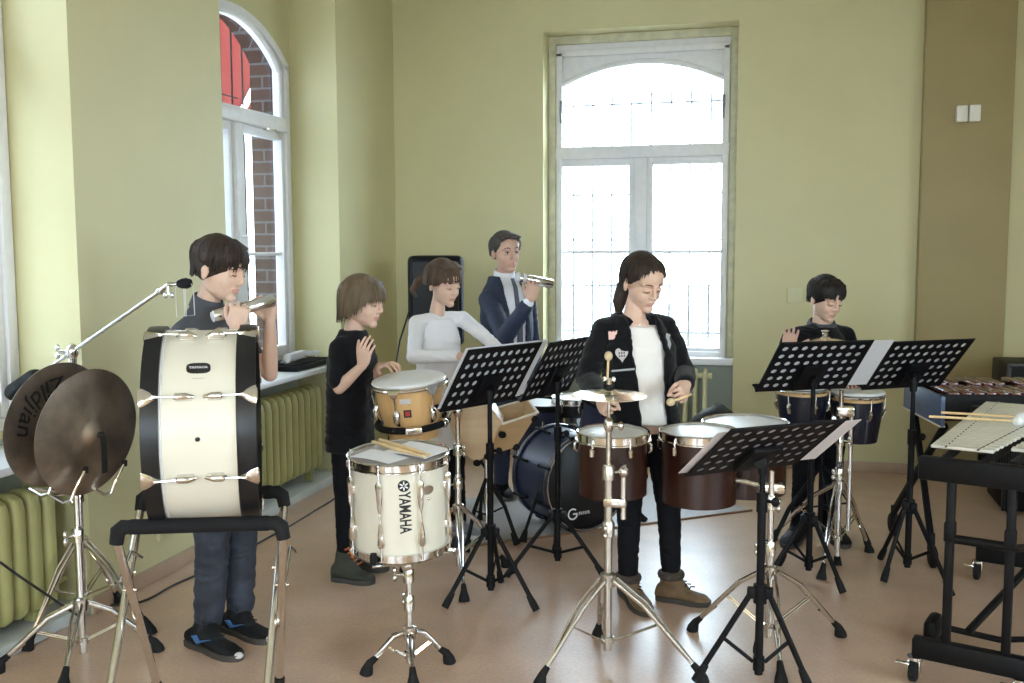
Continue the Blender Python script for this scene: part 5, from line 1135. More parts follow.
def brows_eyes(body, M, hair, closed=True, gaze=(0, 0), thick=.0022):
    for s_ in (-1, 1):
        m = MB(); m.tube([M @ V(p) for p in ((s_ * .013, .0935, .0300), (s_ * .027, .0885, .0345), (s_ * .044, .0765, .0305))], [thick, thick * 1.15, thick * .6], 6); m.build('eyebrow', hair, body)
        if not closed:
            m = MB(); m.ball((0, 0, 0), (.0118, .0118, .0078), M @ Matrix.Translation((s_ * .029, .0760, .0055)), 16, 10); ey = m.build('eye', 'eyew', body)
            m = MB(); m.ball((0, 0, 0), (.0054, .003, .0054), M @ Matrix.Translation((s_ * .029 + gaze[0], .0868, .0052 + gaze[1])), 12, 8); m.build('iris', 'iris', ey)
            m = MB(); m.tube([M @ V(p) for p in ((s_ * .0165, .0822, .0085), (s_ * .028, .0880, .0130), (s_ * .0415, .0800, .0085))], [.0018, .0026, .0016], 6); m.build('eyelash', hair, body)
        else:
            m = MB(); m.tube([M @ V(p) for p in ((s_ * .0165, .0828, .0022), (s_ * .028, .0868, -.0022), (s_ * .0415, .0790, .0020))], [.0013, .0022, .0013], 6); m.build('eyelash', hair, body)
def torso_rings(pelvis, chest, neck, lat_p, lat_c, prof, n=32):
    """prof: (t along the spine 0 pelvis .. 1 neck, half width, half depth, forward shift)"""
    P, C, N_ = V(pelvis), V(chest), V(neck); out = []
    for t, w, dp, sh in prof:
        c = (P * (1 - t) ** 2 + C * 2 * t * (1 - t) * 1 + N_ * t * t) if 0 <= t <= 1 else (P + (C - P) * 2 * t if t < 0 else N_ + (N_ - C) * 2 * (t - 1))
        l = (V(lat_p).lerp(V(lat_c), min(1, max(0, t)))).normalized(); tg = ((C - P).lerp(N_ - C, min(1, max(0, t)))).normalized(); f = l.cross(tg).normalized()     # lat points to the person's left: l x up = forward? fixed below
        out.append((c, l, f, tg, w, dp, sh))
    return out
def ring_pts(r, n=32, grow=0., a0=0., a1=2 * PI, ex=.8):
    c, l, f, tg, w, dp, sh = r; q = []
    for j in range(n):
        a = a0 + (a1 - a0) * j / (n if a1 - a0 > 6.28 else n - 1); ca, sa = math.cos(a), math.sin(a); q.append(c + l * (w + grow) * math.copysign(abs(sa) ** ex, sa) + f * ((dp + grow) * math.copysign(abs(ca) ** ex, ca) + sh))
    return q
def shoe(parent, heel, toe, kind, ankle, w=.042, h=.085, sole='boot_sole', upper='boot_tan', top=.0, name='boot', soleh=.026, lift=0.):
    H, T = V(heel) + V((0, 0, lift)), V(toe) + V((0, 0, lift)); d = (T - H); L = d.length; d.normalize(); sd = V((-d.y, d.x, 0)); A = V(ankle)
    mb = MB(); rings = []
    for t, ww, hh, lo in ((.0, .55, .55, .012), (.03, .78, .80, .006), (.14, .92, 1.0, .004), (.30, .86, 1.02, .004), (.46, .86, .82, .004), (.62, 1.0, .62, .004), (.78, 1.06, .54, .004), (.90, .88, .46, .006), (.97, .58, .34, .010), (1.0, .25, .20, .014)):
        c = H + d * (L * t); q = []
        for j in range(20):
            a = 2 * PI * j / 20; x = math.cos(a); y = math.sin(a); zz = soleh * .5 + (h * hh - soleh * .5) * (.5 + .5 * y) if y > 0 else soleh * .5 + (h * hh - soleh * .5) * (.5 + .5 * y); q.append(c + sd * (w * ww * math.copysign(abs(x) ** .75, x)) + V((0, 0, zz)))
        rings.append(q)
    mb.loft(rings); chain(mb, [H + d * L * .24 + V((0, 0, h * .55)), A + V((0, 0, top + .01))], [w * .98, w * 1.02]); chain(mb, [A + V((0, 0, top - .01)), H + d * L * .52 + V((0, 0, h * .52))], [w * .85, w * .70])
    sh = organic(mb, name, upper, parent, .005, 6, fold=.0012, ffreq=30)
    m = MB(); rr = []
    for z in (0, soleh * .75, soleh):
        q = []
        for t, ww, s_ in [(0.01, .45, 1), (.05, .85, 1), (.18, 1.0, 1), (.42, .90, 1), (.68, 1.10, 1), (.85, 1.0, 1), (.96, .66, 1), (1.01, .25, 1), (1.01, .25, -1), (.96, .66, -1), (.85, 1.0, -1), (.68, 1.10, -1), (.42, .90, -1), (.18, 1.0, -1), (.05, .85, -1), (0.01, .45, -1)]: q.append(H + d * (L * t) + sd * (w * ww * s_ * (1.06 if z > .001 else 1.0)) + V((0, 0, z)))
        rr.append(q)
    m.loft(rr); m.build('sole', sole, sh)
    return sh, H, d, L, sd

def build_person(label, J, skinm, group=None, hs=1., male=0., kid=1.):
    """J: joints in the world. Returns the body (continuous surface: head, neck, arms, hands, torso, legs)"""
    mb = MB(); M = J['head']; head_shape(mb, M, male); k = kid
    hd = M @ V((0, -.018, -.045)); nk = V(J['neck'])
    chain(mb, [hd, nk.lerp(hd, .35), nk + V((0, 0, -.03))], [.045 * k * J.get('nk', 1), .046 * k * J.get('nk', 1), .056 * k * J.get('nk', 1)])
    P, C = V(J['pelvis']), V(J['chest']); lp, lc = V(J['hipL']) - V(J['hipR']), V(J['shL']) - V(J['shR'])
    tr = torso_rings(P, C, nk, lp, lc, [(-.05, .10 * k, .07 * k, 0), (.15, .115 * k, .075 * k, 0), (.4, .10 * k, .07 * k, 0), (.7, .115 * k, .075 * k, 0), (.90, .070 * k, .048 * k, 0)]); mb.loft([ring_pts(r) for r in tr])
    for s_ in 'RL':
        sh, el, wr = V(J['sh' + s_]), V(J['el' + s_]), V(J['wr' + s_]); chain(mb, [C.lerp(nk, .75), sh], [.05 * k, .042 * k]); mb_r = J.get('arm', 1.)
        chain(mb, [sh, sh.lerp(el, .4), el, el.lerp(wr, .3), wr], [.042 * k * mb_r, .038 * k * mb_r, .031 * k * mb_r, .031 * k * mb_r, .0215 * k * mb_r])
        hp, kn, an = V(J['hip' + s_]), V(J['kn' + s_]), V(J['an' + s_]); chain(mb, [hp, hp.lerp(kn, .5), kn, kn.lerp(an, .35), an], [.07 * k, .058 * k, .044 * k, .042 * k, .026 * k]); chain(mb, [an, an.lerp(V((J['toe' + s_][0], J['toe' + s_][1], .03)), .10) - V((0, 0, .02))], [.022 * k, .012 * k])
        H = J.get('hand' + s_)
        if H: hand(mb, hand_frame(wr, H['dir'], H['back']), mirror=H.get('mirror', 1 if s_ == 'L' else -1), s=H.get('s', .93), **{q: H[q] for q in ('curl', 'thumb', 'tcurl', 'spread', 'fcurl') if q in H})
    body = organic(mb, 'person', [skinm, 'lip'], None, .0034, 4, pick=lip_pick(M), post=face_post(M))
    tag(body, label, 'person', group); return body
def shirt(body, J, name, mt, prof, sleeve=None, grow=0., voxel=.005, fold=.004, ffreq=9, collar=None, k=1., seed=1, sh_r=.049, nb=.79):
    """torso plus sleeves down to the given fraction of the arm (1 = elbow, 2 = wrist)"""
    mb = MB(); P, C, nk = V(J['pelvis']), V(J['chest']), V(J['neck']); lp, lc = V(J['hipL']) - V(J['hipR']), V(J['shL']) - V(J['shR'])
    tr = torso_rings(P, C, nk, lp, lc, prof); mb.loft([ring_pts(r) for r in tr])
    for s_ in 'RL':
        sh, el, wr = V(J['sh' + s_]), V(J['el' + s_]), V(J['wr' + s_]); chain(mb, [C.lerp(nk, nb), sh], [.052 * k, sh_r * k]); f = sleeve[s_] if isinstance(sleeve, dict) else sleeve
        if f <= 1: chain(mb, [sh, sh.lerp(el, f)], [sh_r * k, sh_r * .92 * k])
        else: chain(mb, [sh, sh.lerp(el, .5), el, el.lerp(wr, f - 1)], [sh_r * k, sh_r * .9 * k, .043 * k, .033 * k])
    if collar:
        up = (V(J['neck']) - C).normalized(); mb2 = None; chain(mb, [nk - up * .03, nk + up * collar], [.062 * k, .056 * k])
    return organic(mb, name, mt, body, voxel, 5, fold=fold, ffreq=ffreq, seed=seed)
def trousers(body, J, mt, k=1., name='trousers', to=.97, fold=.003, rr=(.084, .072, .056, .052, .044), seed=2):
    mb = MB(); hR, hL = V(J['hipR']), V(J['hipL']); P = V(J['pelvis']); chain(mb, [hR + V((0, 0, .05)), hL + V((0, 0, .05))], [.085 * k, .085 * k])
    for s_ in 'RL':
        hp, kn, an = V(J['hip' + s_]), V(J['kn' + s_]), V(J['an' + s_]); e = kn.lerp(an, to); chain(mb, [hp, hp.lerp(kn, .5), kn, kn.lerp(an, .4), e], [q * k for q in rr])
    return organic(mb, name, mt, body, .0055, 4, fold=fold, ffreq=10, seed=seed)
TEE = [(-.14, .140, .100, 0), (.0, .138, .100, 0), (.25, .132, .096, .0), (.5, .138, .100, .004), (.72, .148, .100, .006), (.84, .125, .084, .004), (.93, .088, .068, .0), (1.0, .062, .056, 0)]

# --- girl in the cardigan with the mallets
J = dict(head=head_matrix((-0.523, 4.177, 1.399), 34, 24, -4, 1.02), neck=(-0.561, 4.188, 1.289), chest=(-0.546, 4.217, 1.019), pelvis=(-0.516, 4.241, 0.758),
    shR=(-0.678, 4.129, 1.207), shL=(-0.442, 4.294, 1.211), elR=(-0.748, 4.121, 1.0), elL=(-0.358, 4.286, 1.007), wrR=(-0.662, 3.941, 0.944), wrL=(-0.332, 4.083, 0.988),
    hipR=(-0.572, 4.211, 0.7), hipL=(-0.44, 4.296, 0.69), knR=(-0.575, 4.182, 0.419), knL=(-0.414, 4.276, 0.414), anR=(-0.584, 4.233, 0.111), anL=(-0.403, 4.291, 0.12), toeR=(-0.481, 4.042, 0.02), toeL=(-0.24, 4.247, 0.02), nk=.86)
J['handR'] = dict(dir=(V((-0.621, 3.865, 0.909)) - V(J['wrR'])), back=CR * -1 + V((0, -.3, .5)), curl=(55, 70, 45), thumb=(.35, .9, -.5), tcurl=30, s=.92)
J['handL'] = dict(dir=(V((-0.344, 3.993, 0.948)) - V(J['wrL'])), back=CR + V((0, -.5, .35)), curl=(55, 70, 45), thumb=(.35, .9, -.5), tcurl=30, s=.92)
g1 = build_person('girl with dark ponytail in black cardigan and cream tee playing mahogany toms with mallets', J, 'skin_a')
MH = J['head']
hm = MB(); hair_locks(hm, MH, [(0, .085), (22, .072), (45, .045), (75, .012), (100, -.005), (180, -.045)], 80, .007, .0085, 4, wav=.003, jit=.003)
tail0 = MH @ V((.0, -.104, .008)); 
for i in range(16):
    a = 2 * PI * i / 16; o_ = V((.016 * math.cos(a), .012 * math.sin(a), 0)); pts = [MH @ V((o_.x * .6, -.095, .020 + o_.y * .5)), tail0 + o_ * .8, tail0 - CR * .022 + V((0, 0, -.06)) + o_ * 1.7, tail0 - CR * .045 + V((0, .0, -.13)) + o_ * 1.5, tail0 - CR * .05 + V((0, .0, -.19)) + o_ * .5]; hm.tube(pts, [.008, .010, .010, .008, .003], 7)
organic(hm, 'hair', 'hair_dark', g1, .0034, 2); hair_strands(g1, MH, [(0, .088), (22, .076), (45, .050), (75, .016), (100, -.002), (180, -.042)], 'hair_dark', 140, off=.0095, r=.0032, seed=5, wav=.002, jit=.004); brows_eyes(g1, MH, 'hair_dark', True)
shirt(g1, J, 'tee_shirt', 'c_cream', [(.09, .124, .098, .006), (.13, .124, .098, .004), (.25, .116, .092, .004), (.5, .122, .096, .006), (.72, .130, .096, .006), (.80, .108, .080, .006), (.845, .092, .072, .006), (.87, .080, .066, .006)], .02, nb=.70, sh_r=.030, fold=.005, ffreq=7)
trousers(g1, J, 'c_trous', .92)
# cardigan: open front
cg = MB(); P, C, nk = V(J['pelvis']), V(J['chest']), V(J['neck']); lp, lc = V(J['hipL']) - V(J['hipR']), V(J['shL']) - V(J['shR'])
prof = [(-.34, .150, .112, 0), (-.2, .148, .112, 0), (.0, .142, .110, 0), (.25, .138, .108, .0), (.5, .142, .112, .004), (.70, .148, .108, .006), (.80, .126, .092, .004), (.90, .098, .078, .004), (.96, .080, .068, 0)]
tr = torso_rings(P, C, nk, lp, lc, prof); opn = [.34, .36, .36, .36, .38, .42, .46, .62, .95]
out = []
for r, a in zip(tr, opn):
    oo = ring_pts(r, 30, .012, a, 2 * PI - a); ii = ring_pts(r, 30, -.004, a, 2 * PI - a); out.append(oo + ii[::-1])
cg.loft(out)
for s_ in 'RL':
    sh, el, wr = V(J['sh' + s_]), V(J['el' + s_]), V(J['wr' + s_]); chain(cg, [C.lerp(nk, .84) + (sh - nk) * .25, sh], [.046, .048]); chain(cg, [sh, sh.lerp(el, .3), sh.lerp(el, .6), el, el.lerp(wr, .85)], [.047, .052, .051, .047, .040])
card = organic(cg, 'cardigan', 'c_knit', g1, .005, 5, fold=.004, ffreq=8, seed=5)
fr = toward(C); lcn = (lc - fr * lc.dot(fr)).normalized()
def patch(px, py, d, w, h, mt, nm, shape):
    c = V(px); M = frame(c, fr, lcn); m = MB(); m.poly([(x * w, y * h) for x, y in shape], -.004, .006, M); return m.build(nm, mt, card), M
def front(u, v):       # a point on the front of the cardigan, found by casting a ray at the built surface
    o = V(u); d = -toward(o); dg = bpy.context.evaluated_depsgraph_get(); hit, loc, no, _ = card.ray_cast(o - d * .6 , d)
    return loc if hit else o
sq = [(-.5, -.5), (.5, -.5), (.5, .45), (.28, .5), (.15, .3), (0, .5), (-.15, .3), (-.3, .5), (-.5, .4)]
heart = []
for k in range(28):
    a = 2 * PI * k / 28; heart.append((.032 * 16 * math.sin(a) ** 3, .032 * (13 * math.cos(a) - 5 * math.cos(2 * a) - 2 * math.cos(3 * a) - math.cos(4 * a)) + .05))
heart = heart[::-1]
p1_, p2_, p3_, p4_ = (front((-0.634, 4.107, 1.185), 0), front((-0.599, 4.108, 1.102), 0), front((-0.593, 4.103, 1.04), 0), front((-0.418, 4.212, 1.15), 0))
patch(p1_, 0, 0, .042, .036, 'pink', 'crown_patch', sq)
hp, Mh = patch(p2_, 0, 0, .052, .066, 'paperpink', 'heart_patch', heart)
m = MB()
for k, w in ((.008, .020), (-.004, .018)): 
    for q in range(3): m.box((-.010 + q * .010, k, .0064), (.006, .006, .001), Mh)
m.build('patch_lettering', 'ink', hp)
patch(p3_, 0, 0, .095, .010, 'greypatch', 'text_strip_patch', [(-.5, -.5), (.5, -.3), (.5, .5), (-.5, .3)])
patch(p4_, 0, 0, .022, .075, 'greypatch', 'silver_patch', [(-.3, .5), (-.5, .2), (-.1, 0), (-.3, -.2), (.1, -.5), (.5, -.1), (.2, .2), (.5, .4)])
for s_, hh, tt, an in (('R', (-0.623, 4.392, 0.0), (-0.482, 4.085, 0.0), J['anR']), ('L', (-0.471, 4.323, 0.0), (-0.233, 4.28, 0.0), J['anL'])):
    b, H, d, L, sd = shoe(g1, hh, tt, 0, an, .044, .085, 'boot_sole', 'boot_tan', .0, 'boot', .022)
    m = MB(); A = V(an); m.ring(.040, .020, 0, 24, 10, frame(A + V((0, 0, .005)), V((0, 0, 1)))); m.build('fur_cuff', 'fur', b)
    m = MB(); c = H + d * L * .42
    for k in range(4): q = c + d * (.018 * k) + V((0, 0, .098 - .010 * k)); m.tube([q - sd * .022, q + V((0, 0, .006)), q + sd * .022 + d * .012], .0028, 5)
    m.build('laces', 'c_black', b)
wrR, wrL = V(J['wrR']), V(J['wrL'])
def held_mallet(label, grip, tip, r=.0165):
    g, t_ = V(grip), V(tip); d = (t_ - g).normalized(); mt_ = thing('mallet', label, 'mallet', tuple(g)); m = MB(); m.tube([g - d * .025, t_], .0048, 8); m.build('shaft', 'stick', mt_); m = MB(); m.ball((0, 0, 0), (r, r, r * 1.15), frame(t_, d), 16, 10); m.build('head', 'mallet', mt_)
held_mallet('tan mallet standing up above the splash cymbal, held in the hand behind it', (-0.629, 3.89, 0.913), (-0.618, 3.876, 1.122))
held_mallet('tan mallet hanging from the hand of the girl in the cardigan beside her tee', (-0.322, 4.01, 0.954), (-0.379, 3.942, 0.938))

# --- boy behind the bass drum with a shaker
f = V((.92, -.39, 0)).normalized(); l = V((-f.y, f.x, 0)); R0 = V((-2.085, 3.465, 0))
J = dict(head=head_matrix((-2.049, 3.433, 1.462), 54, 12, 3, 1.05), neck=(-2.12, 3.443, 1.327), chest=tuple(R0 + V((-.01, 0, 1.12))), pelvis=tuple(R0 + V((.0, 0, .85))),
    shR=(-2.155, 3.341, 1.23), shL=(-2.107, 3.562, 1.232), elR=(-2.053, 3.295, 1.014), elL=(-1.919, 3.562, 1.053), wrR=(-1.902, 3.285, 1.254), wrL=(-1.89, 3.52, 1.27),
    hipR=tuple(R0 - l * .085 + V((0, 0, .84))), hipL=tuple(R0 + l * .085 + V((0, 0, .84))), knR=(-2.07, 3.356, 0.409), knL=(-2.04, 3.505, 0.367), anR=(-2.12, 3.386, 0.102), anL=(-2.066, 3.535, 0.107), toeR=(-1.915, 3.251, 0.02), toeL=(-1.875, 3.409, 0.02))
SHA, SHB = V((-2.001, 3.294, 1.296)), V((-1.851, 3.484, 1.35)); sd_ = (SHB - SHA).normalized()
J['handR'] = dict(dir=(V((-1.886, 3.304, 1.356)) - V(J['wrR'])), back=toward(V(J['wrR'])), fcurl=((50, 60, 40), (48, 58, 38), (46, 55, 38), (42, 55, 38)), thumb=(.55, .75, -.55), tcurl=18, s=.95, spread=5)
J['handL'] = dict(dir=(V((-1.903, 3.512, 1.387)) - V(J['wrL'])), back=CR * .5 - toward(V(J['wrL'])), fcurl=((50, 60, 40), (48, 58, 38), (46, 55, 38), (42, 55, 38)), thumb=(.55, .75, -.55), tcurl=18, s=.95, spread=5)
b1 = build_person('boy with dark hair in charcoal shirt behind the cream bass drum, holding a silver shaker', J, 'skin_a')
MH = J['head']; hm = MB(); hair_locks(hm, MH, [(0, .030), (30, .026), (52, .028), (68, .014), (76, .002), (84, .030), (108, .028), (130, -.022), (180, -.034)], 84, .015, .0115, 9, crown=(.01, -.035), wav=.012, taper=.0)
bangs(hm, MH, .026, 26, .064, -.006, 3)
organic(hm, 'hair', 'hair_dark', b1, .0036, 1); hair_strands(b1, MH, [(0, .026), (30, .022), (52, .024), (68, .010), (76, .0), (84, .030), (108, .028), (130, -.024), (180, -.037)], 'hair_dark', 170, off=.0185, r=.0042, seed=12, crown=(.01, -.035), wav=.016, taper=.1, jit=.012); brows_eyes(b1, MH, 'hair_dark', True, thick=.0026)
sh1 = shirt(b1, J, 'shirt', 'c_dark', TEE, {'R': .95, 'L': .55}, k=1.02, seed=3)
m = MB(); nk = V(J['neck']); up = (MH @ V((0, -.01, -.03)) - nk).normalized(); Mc = frame(nk + up * .012, up + f * -.1, f); m.lathe([(.064, -.025), (.060, .018), (.0545, .026), (.053, .020), (.056, -.025)], 28, Mc, True); m.build('collar', 'c_dark', sh1)
trousers(b1, J, 'c_jean', .98, 'jeans', fold=.006, rr=(.088, .078, .064, .060, .056))
for hh, tt, an in (((-2.199, 3.378, 0.0), (-1.914, 3.262, 0.0), J['anR']), ((-2.152, 3.552, 0.0), (-1.879, 3.438, 0.0), J['anL'])):
    b, H, d, L, sd = shoe(b1, hh, tt, 0, an, .045, .080, 'boot_sole', 'shoe_black', -.01, 'sneaker', .024)
    side = sd if sd.dot(toward(H)) > 0 else -sd
    m = MB(); o_ = H + d * L * .42 + side * .047; q = [o_ + d * -.055 + V((0, 0, .058)), o_ + d * -.02 + V((0, 0, .034)), o_ + d * .06 + V((0, 0, .066)), o_ + d * -.01 + V((0, 0, .046)), o_ + d * -.035 + V((0, 0, .062))]
    m.loft([[p - side * .012 for p in q], [p + side * .001 for p in q]]); m.build('side_mark', 'blue_mark', b)
    m = MB(); c = H + d * L * .40
    for k in range(4): q = c + d * (.020 * k) + V((0, 0, .094 - .009 * k)); m.tube([q - sd * .020, q + V((0, 0, .005)), q + sd * .020 + d * .01], .0026, 5)
    m.tube([c + V((0, 0, .10)) - sd * .02, c + V((0, 0, .125)) - sd * .03, c + V((0, 0, .10)), c + V((0, 0, .12)) + sd * .03, c + V((0, 0, .098)) + sd * .02], .0026, 5); m.build('laces', 'c_black', b)
    m = MB(); m.ball(H + d * (L * .96) + V((0, 0, .018)), (.022, .022, .012), None, 12, 8); m.build('toe_cap', 'white_sole', b)
def shaker(label, a, b, r, ends=False):
    a, b = V(a), V(b); d = (b - a); L = d.length; M = frame(a, d); t = thing('shaker', label, 'shaker', tuple(a)); m = MB()
    m.lathe([(0, .0), (r * .82, .0), (r, .006), (r, L * .42), (r * .93, L * .43), (r * .93, L * .46), (r, L * .47), (r, L - .006), (r * .82, L), (0, L)], 32, M); m.build('tube_body', 'shaker', t)
    m = MB(); m.lathe([(r * 1.01, L * .41), (r * 1.05, L * .42), (r * 1.05, L * .48), (r * 1.01, L * .49)], 32, M, True); m.build('middle_band', 'chromed', t); m = MB(); m.lathe([(0, -.002), (r * .8, -.002), (r * .8, .001)], 32, M); m.build('end_cap', 'paper', t); return t
shaker('silver tube shaker held up by the boy behind the cream bass drum', SHA, SHB, .0240)

# --- boy at the maple hand drum
J = dict(head=head_matrix((-1.829, 4.294, 1.295), 56, 8, 2, 1.02), neck=(-1.884, 4.299, 1.168), chest=(-1.896, 4.28, 0.898), pelvis=(-1.903, 4.286, 0.665),
    shR=(-1.902, 4.203, 1.089), shL=(-1.89, 4.403, 1.083), elR=(-1.878, 4.12, 0.921), elL=(-1.862, 4.39, 0.875), wrR=(-1.757, 4.1, 1.026), wrL=(-1.747, 4.287, 1.005),
    hipR=(-1.896, 4.235, 0.652), hipL=(-1.899, 4.357, 0.638), knR=(-1.903, 4.225, 0.356), knL=(-1.892, 4.351, 0.348), anR=(-1.922, 4.255, 0.082), anL=(-1.896, 4.386, 0.078), toeR=(-1.764, 4.188, 0.02), toeL=(-1.765, 4.366, 0.02))
J['handR'] = dict(dir=(V((-1.718, 4.081, 1.153)) - V(J['wrR'])), back=CR * -.55 + toward(V(J['wrR'])) * .8, curl=(12, 18, 12), thumb=(.62, .78, -.25), tcurl=8, s=.93, spread=2.5)
J['handL'] = dict(dir=(V((-1.651, 4.242, 1.026)) - V(J['wrL'])), back=V((0, -.15, 1)), curl=(22, 30, 20), thumb=(.8, .6, -.2), tcurl=12, s=.9, spread=6)
b2 = build_person('boy with fair bobbed hair in black T-shirt playing the maple hand drum', J, 'skin_a', kid=.92)
MH = J['head']; hm = MB(); hair_locks(hm, MH, [(0, .028), (35, .022), (55, .0), (70, -.045), (95, -.066), (140, -.085), (180, -.092)], 84, .013, .0115, 14, wav=.006)
bangs(hm, MH, .024, 24, .062, 0, 4)
organic(hm, 'hair', 'hair_fair', b2, .0036, 1); hair_strands(b2, MH, [(0, .026), (35, .020), (55, -.004), (70, -.050), (95, -.072), (140, -.090), (180, -.098)], 'hair_fair', 190, off=.016, r=.0036, seed=15, wav=.010, jit=.016); brows_eyes(b2, MH, 'hair_fair', True)
sh2 = shirt(b2, J, 'tee_shirt', 'c_black', TEE, {'R': .80, 'L': .8}, k=1.0, seed=7, sh_r=.055)
sv = V((-1.756, 4.25, 1.073)); m = MB()
for k in range(5): p = V((-1.766, 4.271, 1.103)).lerp(V((-1.748, 4.264, 0.98)), k / 4); m.box((0, 0, 0), (.016, .022, .004), frame(sv.lerp(p, 1), toward(p)) @ Matrix.Rotation(k, 4, 'Z'))
trousers(b2, J, 'c_trous', .9, to=.98)
for hh, tt, an in (((-1.97, 4.212, 0.0), (-1.756, 4.193, 0.0), J['anR']), ((-1.955, 4.398, 0.0), (-1.762, 4.384, 0.0), J['anL'])):
    b, H, d, L, sd = shoe(b2, hh, tt, 0, an, .044, .095, 'boot_sole', 'boot_olive', .03, 'boot', .022)
    m = MB(); c = H + d * L * .36
    for k in range(5): q = c + d * (.016 * k) + V((0, 0, .155 - .016 * k)); m.tube([q - sd * .024, q + V((0, 0, .006)) + d * .012, q + sd * .024], .003, 5)
    m.tube([c + V((0, 0, .15)) - sd * .01, c + d * .03 + V((0, 0, .17)) - sd * .04, c + d * .05 + V((0, 0, .12)) - sd * .03], .003, 5); m.build('laces', 'lace_orange', b)

# --- girl in white
J = dict(head=head_matrix((-1.679, 5.024, 1.357), 40, 15, -3, 1.04), neck=(-1.728, 5.05, 1.222), chest=(-1.725, 5.032, 0.924), pelvis=(-1.71, 5.029, 0.639),
    shR=(-1.802, 4.941, 1.154), shL=(-1.628, 5.174, 1.162), elR=(-1.769, 4.799, 0.991), elL=(-1.495, 5.068, 1.097), wrR=(-1.516, 4.763, 1.006), wrL=(-1.349, 4.932, 1.023),
    hipR=(-1.736, 4.988, 0.607), hipL=(-1.671, 5.097, 0.596), knR=(-1.707, 4.977, 0.313), knL=(-1.639, 5.077, 0.304), anR=(-1.712, 5.031, 0.024), anL=(-1.636, 5.114, 0.04), toeR=(-1.523, 4.809, 0.02), toeL=(-1.468, 4.989, 0.02), nk=.86)
J['handR'] = dict(dir=(V((-1.421, 4.744, 0.99)) - V(J['wrR'])), back=V((0, -.3, 1)), curl=(20, 25, 18), s=.92); J['handL'] = dict(dir=(V((-1.287, 4.86, 0.971)) - V(J['wrL'])), back=V((0, -.2, 1)), curl=(20, 25, 18), s=.92)
g2 = build_person('girl in white long-sleeved top with tied-back brown hair, behind the music stand', J, 'skin_a', kid=.92)
MH = J['head']; hm = MB(); hair_locks(hm, MH, [(0, .028), (28, .026), (48, .026), (62, .004), (85, -.004), (110, -.012), (180, -.04)], 112, .009, .0095, 21, wav=.003, jit=.004)
t0 = MH @ V((.0, -.105, .012)); dl = -CR
for i in range(12):
    a = 2 * PI * i / 12; o_ = V((0, .012 * math.cos(a), .014 * math.sin(a))); hm.tube([t0 + o_ * .5 + CR * .02, t0 + dl * .03 + o_, t0 + dl * .075 + V((0, 0, -.03)) + o_ * 1.4, t0 + dl * .105 + V((0, 0, -.075)) + o_ * .9, t0 + dl * .085 + V((0, 0, -.11)) + o_ * .4], [.008, .008, .010, .009, .005], 7)
bangs(hm, MH, .030, 30, .066, 0, 6)
organic(hm, 'hair', 'hair_brown', g2, .0036, 1); hair_strands(g2, MH, [(0, .034), (28, .032), (48, .030), (62, .010), (85, .0), (110, -.008), (180, -.036)], 'hair_brown', 150, off=.0115, r=.0032, seed=25, wav=.003, jit=.005); brows_eyes(g2, MH, 'hair_brown', True)
m = MB(); m.ring(.019, .006, 0, 18, 8, frame(t0 + dl * .012, CR)); m.build('hair_tie', 'gum', g2)
shirt(g2, J, 'long_sleeved_top', 'c_white', [(-.28, .128, .094, 0), (.0, .122, .090, 0), (.25, .114, .086, .0), (.5, .118, .090, .004), (.72, .126, .088, .006), (.82, .108, .078, .004), (.88, .088, .070, .0), (.91, .076, .064, 0)], 1.92, nb=.80, k=.86, fold=.003, seed=11)
trousers(g2, J, 'c_trous', .88)
for hh, tt, an in (((-1.714, 4.904, 0.0), (-1.522, 4.824, 0.0), J['anR']), ((-1.661, 5.05, 0.0), (-1.472, 5.001, 0.0), J['anL'])): shoe(g2, hh, tt, 0, an, .040, .072, 'white_sole', 'greyshoe', -.01, 'sneaker', .02, .0035)

# --- man in the navy suit
J = dict(head=head_matrix((-1.567, 5.878, 1.514), 24, 3, -3, 1.08), neck=(-1.591, 5.921, 1.373), chest=(-1.576, 5.931, 1.01), pelvis=(-1.553, 5.933, 0.656),
    shR=(-1.653, 5.797, 1.232), shL=(-1.487, 6.059, 1.233), elR=(-1.506, 5.618, 1.027), elL=(-1.459, 6.101, 0.954), wrR=(-1.344, 5.573, 1.247), wrL=(-1.418, 6.008, 0.738),
    hipR=(-1.584, 5.88, 0.613), hipL=(-1.501, 6.003, 0.598), knR=(-1.593, 5.863, 0.366), knL=(-1.481, 5.974, 0.351), anR=(-1.609, 5.894, 0.082), anL=(-1.479, 5.99, 0.08), toeR=(-1.522, 5.734, 0.02), toeL=(-1.392, 5.841, 0.02), arm=1.06)
SA, SB = V((-1.433, 5.599, 1.377)), V((-1.243, 5.717, 1.334))
J['handR'] = dict(dir=(V((-1.31, 5.579, 1.373)) - V(J['wrR'])), back=toward(V(J['wrR'])), fcurl=((40, 60, 45), (40, 60, 45), (40, 60, 45), (35, 55, 40)), thumb=(.6, .7, -.5), tcurl=15, s=1.02, spread=5); J['handL'] = dict(dir=V((.1, -.3, -1)), back=CR, curl=(25, 30, 20), s=1.02)
mn = build_person('man in navy suit and white shirt holding a silver shaker beside the back window', J, 'skin_b', male=1.)
MH = J['head']; hm = MB(); hair_locks(hm, MH, [(0, .072), (25, .070), (45, .055), (65, .03), (80, .008), (100, .01), (130, -.02), (180, -.045)], 84, .007, .0080, 33, crown=(0, -.02), wav=.004, taper=.3)
for k in range(22): 
    x = -.055 + .11 * k / 21; hm.tube([MH @ V((x * .9, .030, .118 - abs(x) * .35)), MH @ V((x, .070, .105 - abs(x) * .3)), MH @ V((x + .01, .082, .092 - abs(x) * .2))], [.010, .011, .005], 7)
